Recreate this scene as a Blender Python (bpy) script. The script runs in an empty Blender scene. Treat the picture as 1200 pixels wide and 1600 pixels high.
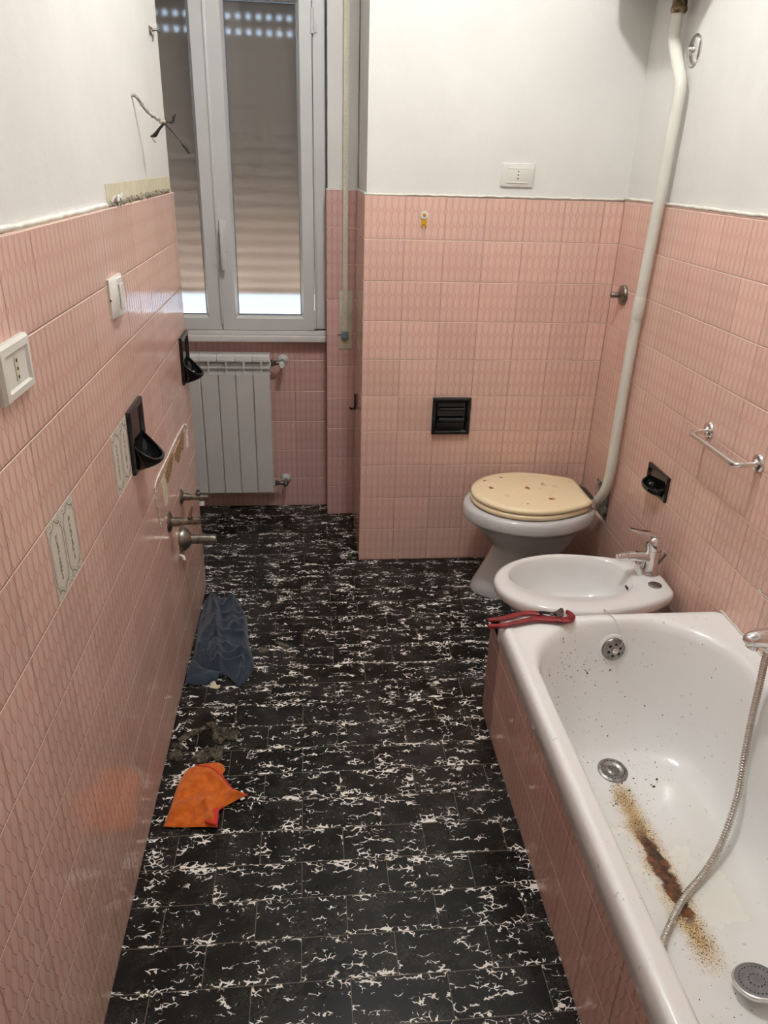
import bpy, bmesh, math, random
from mathutils import Vector, Matrix, noise
from mathutils.bvhtree import BVHTree
random.seed(7)
C = bpy.context.scene.collection
PI = math.pi
XL, XR = -0.6417, 0.9754          # tiled faces of the left and right walls
YN = -3.42                        # wall behind the camera
HC = 3.00                         # ceiling height
T = 0.15                          # wall tile

# ------------------------------------------------------------------ materials
class NB:
    """small node-graph builder"""
    def __init__(s, name):
        s.m = bpy.data.materials.new(name); s.m.use_nodes = True
        s.nt = s.m.node_tree; s.nt.nodes.clear()
        s.out = s.nt.nodes.new('ShaderNodeOutputMaterial')
    def n(s, t, **kw):
        nd = s.nt.nodes.new(t)
        for k, v in kw.items(): setattr(nd, k, v)
        return nd
    def put(s, sock, v):
        if hasattr(v, 'is_linked') or isinstance(v, bpy.types.NodeSocket): s.nt.links.new(v, sock)
        elif isinstance(v, (tuple, list)) and len(v) == 3 and sock.type == 'RGBA': sock.default_value = (*v, 1)
        else: sock.default_value = v
    def M(s, op, a, b=0.0, c=0.0):
        nd = s.n('ShaderNodeMath', operation=op)
        s.put(nd.inputs[0], a); s.put(nd.inputs[1], b); s.put(nd.inputs[2], c)
        return nd.outputs[0]
    def ss(s, x, a, b, o0=0.0, o1=1.0):       # smooth step from a to b
        nd = s.n('ShaderNodeMapRange', interpolation_type='SMOOTHSTEP')
        for i, v in enumerate((x, a, b, o0, o1)): s.put(nd.inputs[i], v)
        return nd.outputs[0]
    def mix(s, f, a, b):
        nd = s.n('ShaderNodeMix', data_type='RGBA')
        s.put(nd.inputs[0], f); s.put(nd.inputs[6], a); s.put(nd.inputs[7], b)
        return nd.outputs[2]
    def xyz(s):
        tc = s.n('ShaderNodeTexCoord'); sp = s.n('ShaderNodeSeparateXYZ')
        s.nt.links.new(tc.outputs['Object'], sp.inputs[0])
        return sp.outputs, tc.outputs['Object']
    def comb(s, x, y, z):
        nd = s.n('ShaderNodeCombineXYZ')
        for i, v in enumerate((x, y, z)): s.put(nd.inputs[i], v)
        return nd.outputs[0]
    def noise(s, vec, scale, detail=3, rough=.5, dist=0, out=0):
        nd = s.n('ShaderNodeTexNoise'); s.put(nd.inputs['Vector'], vec)
        nd.inputs['Scale'].default_value = scale; nd.inputs['Detail'].default_value = detail
        nd.inputs['Roughness'].default_value = rough; nd.inputs['Distortion'].default_value = dist
        return nd.outputs[out]
    def vor(s, vec, scale, feature='F1', out=0, rnd=1.0):
        nd = s.n('ShaderNodeTexVoronoi', feature=feature); s.put(nd.inputs['Vector'], vec)
        nd.inputs['Scale'].default_value = scale; nd.inputs['Randomness'].default_value = rnd
        return nd.outputs[out]
    def white(s, vec):
        nd = s.n('ShaderNodeTexWhiteNoise'); s.put(nd.inputs['Vector'], vec); return nd.outputs
    def bump(s, h, dist=.001, strength=1.0):
        nd = s.n('ShaderNodeBump'); s.put(nd.inputs['Height'], h)
        nd.inputs['Distance'].default_value = dist; nd.inputs['Strength'].default_value = strength
        return nd.outputs[0]
    def bsdf(s, col, rough=.5, metal=0.0, normal=None, spec=.5, coat=0, **kw):
        nd = s.n('ShaderNodeBsdfPrincipled')
        s.put(nd.inputs['Base Color'], col if not isinstance(col, tuple) else (*col[:3], 1))
        s.put(nd.inputs['Roughness'], rough); s.put(nd.inputs['Metallic'], metal)
        nd.inputs['Specular IOR Level'].default_value = spec
        nd.inputs['Coat Weight'].default_value = coat; nd.inputs['Coat Roughness'].default_value = .05
        for k, v in kw.items(): s.put(nd.inputs[k], v)
        if normal is not None: s.put(nd.inputs['Normal'], normal)
        s.nt.links.new(nd.outputs[0], s.out.inputs[0])
        return nd

def simple(name, col, rough=.5, metal=0.0, nscale=0, namt=0.08, bscale=0, bdist=.0005, coat=0, spec=.5, **kw):
    b = NB(name); _, oc = b.xyz(); c = col; nrm = None
    if nscale:
        f = b.noise(oc, nscale, 4)
        c = b.mix(b.ss(f, .3, .7), tuple(max(0, x*(1-namt)) for x in col), tuple(min(1, x*(1+namt)) for x in col))
    if bscale: nrm = b.bump(b.noise(oc, bscale, 3), bdist)
    b.bsdf(c, rough, metal, nrm, coat=coat, spec=spec, **kw)
    return b.m

def tile_mat(name, axis, u0, v0=0.0, base=(.74, .492, .412), vert=(.46, .27, .21), bd=.0010):
    """glazed pink 15 cm tile with rows of raised pointed ovals and grout joints"""
    b = NB(name); P, oc = b.xyz()
    u = b.M('DIVIDE', b.M('SUBTRACT', P[axis], u0), T)
    v = b.M('DIVIDE', b.M('SUBTRACT', P[2], v0), T)
    wob = b.noise(b.comb(b.M('FLOOR', u), b.M('FLOOR', v), 0.0), .9, 0)
    fu = b.M('FRACT', u); fv = b.M('FRACT', v)
    idv = b.comb(b.M('FLOOR', u), b.M('FLOOR', v), 3.3)
    wn = b.white(idv)
    du = b.M('MULTIPLY', b.M('MINIMUM', fu, b.M('SUBTRACT', 1.0, fu)), T)
    dv = b.M('MULTIPLY', b.M('MINIMUM', fv, b.M('SUBTRACT', 1.0, fv)), T)
    gu = b.ss(du, .0004, .0011, 1.0, 0.0)
    gv = b.ss(dv, .0008, .0019, 1.0, 0.0)
    # ovals: six across, three high
    cu = b.M('ABSOLUTE', b.M('MULTIPLY', b.M('SUBTRACT', b.M('FRACT', b.M('MULTIPLY', fu, 6.0)), .5), 2.0))
    cv = b.M('ABSOLUTE', b.M('MULTIPLY', b.M('SUBTRACT', b.M('FRACT', b.M('MULTIPLY', fv, 3.0)), .5), 2.0))
    cv3 = b.M('POWER', cv, 2.1)
    e = b.M('SUBTRACT', cu, b.M('SUBTRACT', .93, b.M('MULTIPLY', cv3, .66)))
    inside = b.ss(e, -.16, .02, 1.0, 0.0)
    line = b.ss(b.M('ABSOLUTE', b.M('ADD', e, .03)), .03, .12, 1.0, 0.0)
    big = b.noise(oc, 2.2, 3); fine = b.noise(oc, 160, 2)
    dk = tuple(x*y for x, y in zip(base, (.955, .90, .895)))
    lt = tuple(min(1, x*y) for x, y in zip(base, (1.0, 1.03, 1.01)))
    c = b.mix(inside, dk, lt)
    c = b.mix(b.M('MULTIPLY', line, .22), c, tuple(x*y for x, y in zip(base, (.80, .70, .68))))
    c = b.mix(b.ss(big, .35, .65, 0.0, .22), c, tuple(x*y for x, y in zip(base, (1.0, .86, .90))))
    hsv = b.n('ShaderNodeHueSaturation'); b.put(hsv.inputs['Color'], c)
    b.put(hsv.inputs['Value'], b.ss(wn[0], 0.0, 1.0, .95, 1.04))
    c = hsv.outputs[0]
    brk = b.noise(oc, 14, 3)
    c = b.mix(b.M('MULTIPLY', gu, .75), c, vert)
    c = b.mix(b.M('MULTIPLY', gv, b.ss(brk, .25, .6, .55, 1.0)), c, (.88, .72, .59))  # horizontal joints coloured light, painting in the highlight on the bevelled tile edges
    h = b.M('ADD', b.M('MULTIPLY', inside, .65), b.M('MULTIPLY', line, -.35))
    h = b.M('SUBTRACT', h, b.M('MULTIPLY', b.M('MAXIMUM', b.ss(du, 0.0, .0022, 1.0, 0.0), b.ss(dv, 0.0, .0026, 1.0, 0.0)), 1.6))
    h = b.M('ADD', h, b.M('MULTIPLY', b.noise(oc, 9, 2), .6))
    nrm = b.bump(h, bd, .9)
    rg = b.ss(b.M('MAXIMUM', gu, gv), 0.0, 1.0, .10, .6)
    b.bsdf(c, rg, 0.0, nrm, spec=.5)
    return b.m

def floor_mat():
    b = NB('black veined floor tiles'); P, oc = b.xyz()
    H, W = .1027, .2125
    r = b.M('DIVIDE', b.M('ADD', P[1], 1.477), H); ri = b.M('FLOOR', r); fr = b.M('FRACT', r)
    odd = b.M('ABSOLUTE', b.M('SUBTRACT', ri, b.M('MULTIPLY', b.M('FLOOR', b.M('DIVIDE', ri, 2.0)), 2.0)))
    uu = b.M('ADD', b.M('DIVIDE', b.M('ADD', P[0], .242), W), b.M('MULTIPLY', odd, -.5))
    fu = b.M('FRACT', uu); idv = b.comb(b.M('FLOOR', uu), ri, 1.7)
    wn = b.white(idv)
    du = b.M('MULTIPLY', b.M('MINIMUM', fu, b.M('SUBTRACT', 1.0, fu)), W)
    dv = b.M('MULTIPLY', b.M('MINIMUM', fr, b.M('SUBTRACT', 1.0, fr)), H)
    grout = b.ss(b.M('MINIMUM', du, dv), .0005, .0013, 1.0, 0.0)
    offs = b.n('ShaderNodeVectorMath', operation='SCALE'); b.put(offs.inputs[0], wn[1]); offs.inputs[3].default_value = 7.0
    q = b.n('ShaderNodeVectorMath', operation='ADD'); b.put(q.inputs[0], b.comb(P[0], P[1], 0.0)); b.put(q.inputs[1], offs.outputs[0])
    q = q.outputs[0]
    # warp
    w = b.noise(q, 55, 2, .5, 0, 1)
    ws = b.n('ShaderNodeVectorMath', operation='MULTIPLY_ADD'); b.put(ws.inputs[0], w); ws.inputs[1].default_value = (.020, .016, 0); b.put(ws.inputs[2], q)
    warp = ws.outputs[0]
    st = b.n('ShaderNodeMapping'); b.put(st.inputs['Vector'], warp); st.inputs['Scale'].default_value = (.75, 1.15, 1)
    d = b.vor(st.outputs[0], 70, 'DISTANCE_TO_EDGE')
    st2 = b.n('ShaderNodeMapping'); b.put(st2.inputs['Vector'], warp); st2.inputs['Scale'].default_value = (.55, 1.5, 1)
    mask = b.noise(st2.outputs[0], 34, 3, .6)
    mask2 = b.noise(q, 13, 2)
    mm = b.M('ADD', mask, b.M('MULTIPLY', b.M('SUBTRACT', mask2, .5), .35))
    mm = b.M('ADD', mm, b.ss(dv, .004, .022, .045, -.012))
    th = b.M('ADD', b.ss(mm, .518, .60, 0.0, .072), b.ss(mm, .62, .80, 0.0, .23))
    v = b.ss(b.M('SUBTRACT', th, d), 0.0, .03)
    # grey ghost swirls
    d2 = b.vor(warp, 75, 'SMOOTH_F1'); g2 = b.noise(warp, 60, 3, .6, 2.5)
    ghost = b.M('MULTIPLY', b.ss(b.M('ABSOLUTE', b.M('SUBTRACT', g2, .52)), .0, .05, 1.0, 0.0), b.ss(b.noise(q, 16, 2), .4, .7))
    c = b.mix(b.M('MULTIPLY', ghost, .9), (.0055, .005, .0045), (.075, .07, .06))
    c = b.mix(v, c, (.88, .86, .80))
    c = b.mix(b.M('MULTIPLY', grout, .9), c, (.16, .135, .10))
    # dull dusty area in the middle and in front of the blue cloth
    dust = b.M('MULTIPLY', b.ss(b.noise(oc, 3.2, 4), .45, .7), .03)
    c = b.mix(dust, c, (.33, .35, .36))
    h = b.M('SUBTRACT', b.M('MULTIPLY', b.noise(q, 30, 3), .25), b.M('MULTIPLY', grout, 1.0))
    rg = b.ss(b.noise(oc, 6, 3), .3, .7, .20, .36)
    b.bsdf(c, rg, 0.0, b.bump(h, .0005, .6), spec=.24)
    return b.m

def paint_mat():
    b = NB('off white emulsion paint'); P, oc = b.xyz()
    f = b.noise(oc, 3, 4, .6)
    c = b.mix(b.ss(f, .3, .7), (.70, .69, .655), (.75, .74, .705))
    spots = b.ss(b.vor(oc, 9, 'F1'), .0, .035, 1.0, 0.0)
    c = b.mix(b.M('MULTIPLY', spots, b.ss(b.noise(oc, 4, 1), .6, .63)), c, (.55, .53, .48))
    h = b.M('ADD', b.noise(oc, 90, 3), b.M('MULTIPLY', b.noise(oc, 7, 2), 1.2))
    b.bsdf(c, .62, 0.0, b.bump(h, .0012, .5), spec=.35)
    return b.m

def enamel_tub():
    b = NB('white bathtub enamel with rust'); P, oc = b.xyz()
    X, Y, Z = b.M('ADD', P[0], .65), b.M('ADD', P[1], -2.0), P[2]
    low = b.ss(Z, .14, .20, 1.0, 0.0)
    wig = b.noise(oc, 16, 4, .6); wig2 = b.noise(oc, 45, 4, .7)
    cx = b.M('ADD', b.M('ADD', .617, b.M('MULTIPLY', b.M('ADD', Y, 1.75), -.03)), b.M('MULTIPLY', b.M('SUBTRACT', wig, .5), .03))
    dx = b.M('ABSOLUTE', b.M('SUBTRACT', X, cx))
    along = b.M('MULTIPLY', b.ss(Y, -1.90, -1.86), b.ss(Y, -1.67, -1.57, 1.0, 0.0))
    halo_a = b.M('MULTIPLY', b.ss(Y, -2.06, -1.92), b.ss(Y, -1.52, -1.40, 1.0, 0.0))
    wcore = b.ss(b.M('ABSOLUTE', b.M('ADD', Y, 1.74)), .02, .16, .028, .012)
    core = b.M('MULTIPLY', b.ss(b.M('SUBTRACT', dx, b.M('MULTIPLY', b.M('SUBTRACT', wig2, .5), .045)), b.M('MULTIPLY', wcore, .55), wcore, 1.0, 0.0), along)
    halo = b.M('MULTIPLY', b.ss(b.M('ADD', dx, b.M('MULTIPLY', b.M('SUBTRACT', wig, .5), .05)), .004, .062, 1.0, 0.0), halo_a)
    fine = b.noise(oc, 330, 2, .6)
    speck = b.M('MULTIPLY', b.ss(b.M('ADD', fine, b.M('MULTIPLY', halo, .17)), .69, .73), b.ss(halo, .15, .5))
    yel = b.M('MULTIPLY', b.ss(b.noise(oc, 5, 4, .6), .38, .7), b.M('MULTIPLY', b.ss(b.M('ABSOLUTE', b.M('SUBTRACT', X, .62)), .1, .24, 1.0, 0.0), b.ss(Y, -1.5, -1.42, 1.0, 0.0)))
    c = b.mix(b.M('MULTIPLY', yel, b.M('MULTIPLY', low, .45)), (.86, .86, .845), (.81, .78, .64))
    c = b.mix(b.M('MULTIPLY', b.M('POWER', halo, 2.0), b.M('MULTIPLY', low, .9)), c, (.64, .45, .20))
    rust = b.mix(b.ss(wig2, .42, .66), (.022, .008, .004), (.23, .075, .014))
    c = b.mix(b.M('MULTIPLY', core, low), c, rust)
    c = b.mix(b.M('MULTIPLY', speck, b.M('MULTIPLY', low, .9)), c, (.10, .042, .016))
    smear = b.ss(b.noise(oc, 70, 2), .70, .74)
    c = b.mix(b.M('MULTIPLY', smear, .5), c, (.42, .40, .35))
    rg = b.ss(b.M('MULTIPLY', b.M('MAXIMUM', core, b.M('MULTIPLY', yel, .5)), low), 0.0, 1.0, .12, .7)
    b.bsdf(c, rg, 0.0, b.bump(b.noise(oc, 12, 2), .001, .25), spec=.5, coat=.3)
    return b.m

def lid_mat():
    b = NB('cream resin toilet lid with shells'); P, oc = b.xyz()
    st = b.comb(P[0], P[1], 0.0)
    w = b.noise(st, 60, 2, .5, 0, 1)
    ws = b.n('ShaderNodeVectorMath', operation='MULTIPLY_ADD'); b.put(ws.inputs[0], w); ws.inputs[1].default_value = (.01, .01, 0); b.put(ws.inputs[2], st)
    q = ws.outputs[0]
    d = b.vor(q, 23, 'F1'); colr = b.vor(q, 23, 'F1', 1)
    sp = b.n('ShaderNodeSeparateColor'); b.put(sp.inputs[0], colr)
    ring = b.M('MULTIPLY', b.ss(b.M('ABSOLUTE', b.M('SUBTRACT', d, .2)), .0, .07, 1.0, 0.0), b.ss(sp.outputs[0], .62, .66))
    d3 = b.vor(q, 55, 'F1'); c3 = b.vor(q, 55, 'F1', 1)
    sp3 = b.n('ShaderNodeSeparateColor'); b.put(sp3.inputs[0], c3)
    dots = b.M('MULTIPLY', b.ss(d3, .12, .28, 1.0, 0.0), b.ss(sp3.outputs[1], .7, .74))
    c = (.92, .78, .51)
    c = b.mix(b.M('MULTIPLY', dots, .35), c, (.50, .42, .22))
    c = b.mix(b.M('MULTIPLY', ring, .45), c, (.42, .20, .08))
    b.bsdf(c, .18, 0.0, None, spec=.5, coat=.4)
    return b.m

def decor_mat(name, y0, z0):
    """cream tile printed with two grey scroll-framed panels, drawn from its own coordinates"""
    b = NB(name); P, oc = b.xyz()
    u = b.M('DIVIDE', b.M('SUBTRACT', P[1], y0), T)      # 0..1 along the wall
    v = b.M('DIVIDE', b.M('SUBTRACT', P[2], z0), T)
    fu = b.M('FRACT', b.M('MULTIPLY', u, 2.0))
    a = b.M('ABSOLUTE', b.M('SUBTRACT', b.M('MULTIPLY', fu, 2.0), 1.0))     # 0 centre .. 1 edge of half
    w = b.M('ABSOLUTE', b.M('SUBTRACT', b.M('MULTIPLY', v, 2.0), 1.0))
    # panel outline: width 0.86 to w=.6, shoulder, pointed end at w=.95
    top = b.M('SUBTRACT', .93, b.M('MULTIPLY', b.M('SINE', b.M('MULTIPLY', a, PI*.95)), .17))
    d1 = b.M('SUBTRACT', a, b.ss(w, .52, .72, .88, .66))
    d2 = b.M('MULTIPLY', b.M('SUBTRACT', w, top), 2.0)
    dd = b.M('MAXIMUM', d1, d2)
    line = b.ss(b.M('ABSOLUTE', dd), .02, .07, 1.0, 0.0)
    line2 = b.M('MULTIPLY', b.ss(b.M('ABSOLUTE', b.M('ADD', dd, .16)), .01, .05, 1.0, 0.0), .45)
    outd = b.ss(dd, .06, .10)
    nz = b.noise(oc, 330, 2); corner = b.M('MULTIPLY', b.M('MULTIPLY', outd, b.ss(w, .55, .7)), b.ss(nz, .54, .58))
    stem = b.M('MULTIPLY', b.ss(b.M('ABSOLUTE', b.M('ADD', b.M('SUBTRACT', a, .04), b.M('MULTIPLY', b.M('SINE', b.M('MULTIPLY', v, 30.0)), .03))), .04, .13, 1.0, 0.0), b.ss(w, .55, .62, 1.0, 0.0))
    stem = b.M('MULTIPLY', stem, b.ss(b.noise(oc, 190, 2), .40, .5))
    c = b.mix(b.ss(b.noise(oc, 40, 2), .3, .7), (.70, .66, .56), (.76, .71, .61))
    ink = b.M('MAXIMUM', b.M('MAXIMUM', line, line2), b.M('MAXIMUM', b.M('MULTIPLY', corner, .7), stem))
    c = b.mix(b.M('MULTIPLY', ink, .85), c, (.17, .15, .115))
    b.bsdf(c, .14, 0.0, None, spec=.5)
    return b.m

def cloth_mat(name, c1, c2, s):
    b = NB(name); P, oc = b.xyz()
    n1 = b.noise(oc, s, 4, .6); n2 = b.noise(oc, 700, 2)
    c = b.mix(b.ss(n1, .3, .7), c1, c2)
    h = b.M('ADD', n2, b.M('MULTIPLY', b.noise(oc, 120, 3), .8))
    nd = b.bsdf(c, .95, 0.0, b.bump(h, .0012, .8), spec=.1)
    nd.inputs['Sheen Weight'].default_value = .25; nd.inputs['Sheen Roughness'].default_value = .5
    return b.m

def concrete_mat(name, c1, c2, s=40):
    b = NB(name); _, oc = b.xyz()
    f = b.noise(oc, s, 5, .65)
    c = b.mix(b.ss(f, .35, .65), c1, c2)
    b.bsdf(c, .9, 0.0, b.bump(b.noise(oc, s*2, 4, .7), .004, 1.0), spec=.2)
    return b.m

M_ = {}
M_['tile_left'] = tile_mat('pink tile left wall', 1, -1.785, bd=.0015)
M_['tile_right'] = tile_mat('pink tile right wall', 1, 0.0)
M_['tile_far'] = tile_mat('pink tile toilet wall', 0, 0.0, vert=(.50, .31, .25))
M_['tile_side'] = tile_mat('pink tile niche side', 1, 0.0)
M_['tile_win'] = tile_mat('pink tile window wall', 0, -.127, base=(.70, .45, .41))
M_['tile_panel'] = tile_mat('pink tile bath apron', 1, -1.66, base=(.70, .44, .375), vert=(.12, .05, .035))  # same tile as the walls, base darkened to paint in the apron's shade
M_['tile_ledge'] = tile_mat('pink tile apron end', 0, .337, base=(.70, .44, .375))  # carries the same painted shade as the apron front
M_['floor'] = floor_mat(); M_['paint'] = paint_mat(); M_['enamel'] = enamel_tub()
M_['lid'] = lid_mat()
M_['ceramic'] = simple('white sanitary ceramic', (.77, .77, .755), .10, nscale=6, namt=.02, coat=.3)
M_['grey_ceramic'] = simple('pale grey sanitary ceramic', (.60, .60, .60), .12, nscale=6, namt=.02, coat=.3)
M_['pvc'] = simple('white window profile', (.66, .66, .65), .38, nscale=5, namt=.03)
M_['gasket'] = simple('grey rubber gasket', (.16, .20, .25), .6)
M_['sill'] = simple('white painted sill board', (.72, .71, .69), .35, nscale=6, namt=.03)
M_['radiator'] = simple('white radiator enamel', (.62, .61, .59), .35, nscale=4, namt=.03)
M_['chrome'] = simple('polished chrome', (.74, .73, .72), .10, 1.0, bscale=18, bdist=.0004)
M_['dull_chrome'] = simple('worn dull chrome', (.25, .235, .205), .30, 1.0, nscale=60, namt=.35, bscale=60, bdist=.0006)
M_['steel'] = simple('stained drain steel', (.30, .29, .28), .38, 1.0, nscale=80, namt=.3)
M_['brass'] = simple('tarnished brass', (.20, .15, .09), .40, 1.0, nscale=70, namt=.5, bscale=90, bdist=.001)
M_['black'] = simple('glossy black ceramic', (.006, .006, .0065), .09, spec=.5)
M_['dark'] = simple('dark opening', (.004, .004, .004), .9)
M_['darkbrown'] = simple('dark brown rubber', (.035, .022, .015), .6)
M_['plastic'] = simple('ivory switch plastic', (.70, .69, .63), .35, nscale=10, namt=.02)
M_['beige'] = simple('beige strap plastic', (.62, .57, .44), .45, nscale=30, namt=.08)
M_['strap'] = simple('cream woven strap', (.64, .60, .47), .9, nscale=200, namt=.12, bscale=900)
M_['pipe'] = simple('cream painted pipe', (.68, .67, .60), .30, nscale=9, namt=.04, bscale=30, bdist=.0008)
M_['red'] = simple('worn red tool dip', (.20, .007, .012), .30, nscale=50, namt=.35)
M_['tool_steel'] = simple('grimy tool steel', (.16, .13, .12), .45, 1.0, nscale=90, namt=.5)
M_['yellow'] = simple('yellow plastic', (.62, .36, .015), .4)
M_['white_plastic'] = simple('white plastic', (.75, .74, .70), .45)
M_['blue'] = cloth_mat('slate blue fleece', (.024, .035, .054), (.038, .054, .080), 18)
M_['orange'] = cloth_mat('orange microfibre', (.52, .105, .012), (.72, .180, .026), 45)
M_['red_stitch'] = simple('red stitching', (.55, .03, .02), .8)
M_['mortar'] = concrete_mat('crumbly grey mortar', (.10, .085, .065), (.30, .27, .22))
M_['adhesive'] = concrete_mat('grey tile adhesive', (.16, .14, .10), (.40, .36, .29), 80)
M_['plaster'] = simple('white plaster bead', (.76, .74, .66), .7, nscale=30, namt=.08, bscale=80, bdist=.002)
M_['cream_plaster'] = simple('bare cream plaster', (.60, .56, .40), .8, nscale=25, namt=.06)
M_['rubble'] = concrete_mat('olive grey rubble', (.045, .040, .030), (.19, .17, .125), 90)
M_['flake'] = simple('dark grit', (.06, .05, .035), .9)
M_['brown_glue'] = concrete_mat('brown dried glue', (.22, .13, .05), (.50, .34, .18), 120)
M_['wire_grey'] = simple('grey cable sheath', (.36, .33, .28), .6, nscale=90, namt=.3, bscale=200, bdist=.001)
M_['tape'] = simple('black tape', (.012, .011, .011), .45)
M_['shutter'] = simple('beige roller shutter slats', (.43, .35, .27), .55, nscale=6, namt=.05)
b = NB('translucent beige shutter slats'); df = b.n('ShaderNodeBsdfDiffuse'); df.inputs[0].default_value = (.50, .44, .38, 1); tl = b.n('ShaderNodeBsdfTranslucent'); tl.inputs[0].default_value = (.86, .72, .63, 1)
ad = b.n('ShaderNodeMixShader'); ad.inputs[0].default_value = .26; b.nt.links.new(df.outputs[0], ad.inputs[1]); b.nt.links.new(tl.outputs[0], ad.inputs[2]); b.nt.links.new(ad.outputs[0], b.out.inputs[0]); M_['shutter'] = b.m
M_['stone'] = simple('pale stone sill', (.74, .73, .70), .5, nscale=12, namt=.06)
M_['door'] = simple('white lacquered door', (.68, .67, .64), .4, nscale=4, namt=.02)
M_['shell'] = simple('russet shell print', (.34, .10, .045), .4)
b = NB('lamp globe glass'); e = b.n('ShaderNodeEmission'); e.inputs[0].default_value = (.97, .965, .965, 1); e.inputs[1].default_value = 280.0
b.nt.links.new(e.outputs[0], b.out.inputs[0]); M_['lamp'] = b.m
b = NB('frosted window glass'); _, oc = b.xyz()
rf = b.n('ShaderNodeBsdfRefraction'); rf.inputs['Color'].default_value = (.93, .95, .97, 1); rf.inputs['Roughness'].default_value = .72; rf.inputs['IOR'].default_value = 1.15
gl = b.n('ShaderNodeBsdfGlossy'); gl.inputs['Roughness'].default_value = .06; gl.inputs['Color'].default_value = (1, 1, 1, 1)
fr = b.n('ShaderNodeFresnel'); fr.inputs[0].default_value = 1.45
mx = b.n('ShaderNodeMixShader')
b.nt.links.new(fr.outputs[0], mx.inputs[0]); b.nt.links.new(rf.outputs[0], mx.inputs[1]); b.nt.links.new(gl.outputs[0], mx.inputs[2]); b.nt.links.new(mx.outputs[0], b.out.inputs[0])
M_['glass'] = b.m
# hose: fine metal coils come from its shape
M_['hose'] = simple('metal shower hose', (.55, .51, .46), .25, 1.0)

# ------------------------------------------------------------------ mesh helpers
def cr(pts, n=8):
    """catmull-rom through the points"""
    P = [Vector(p) for p in pts]; P = [2*P[0]-P[1]] + P + [2*P[-1]-P[-2]]; out = []
    for i in range(1, len(P)-2):
        p0, p1, p2, p3 = P[i-1:i+3]
        for k in range(n):
            t = k/n
            out.append(.5*((2*p1)+(-p0+p2)*t+(2*p0-5*p1+4*p2-p3)*t*t+(-p0+3*p1-3*p2+p3)*t**3))
    out.append(P[-2]); return out

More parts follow.
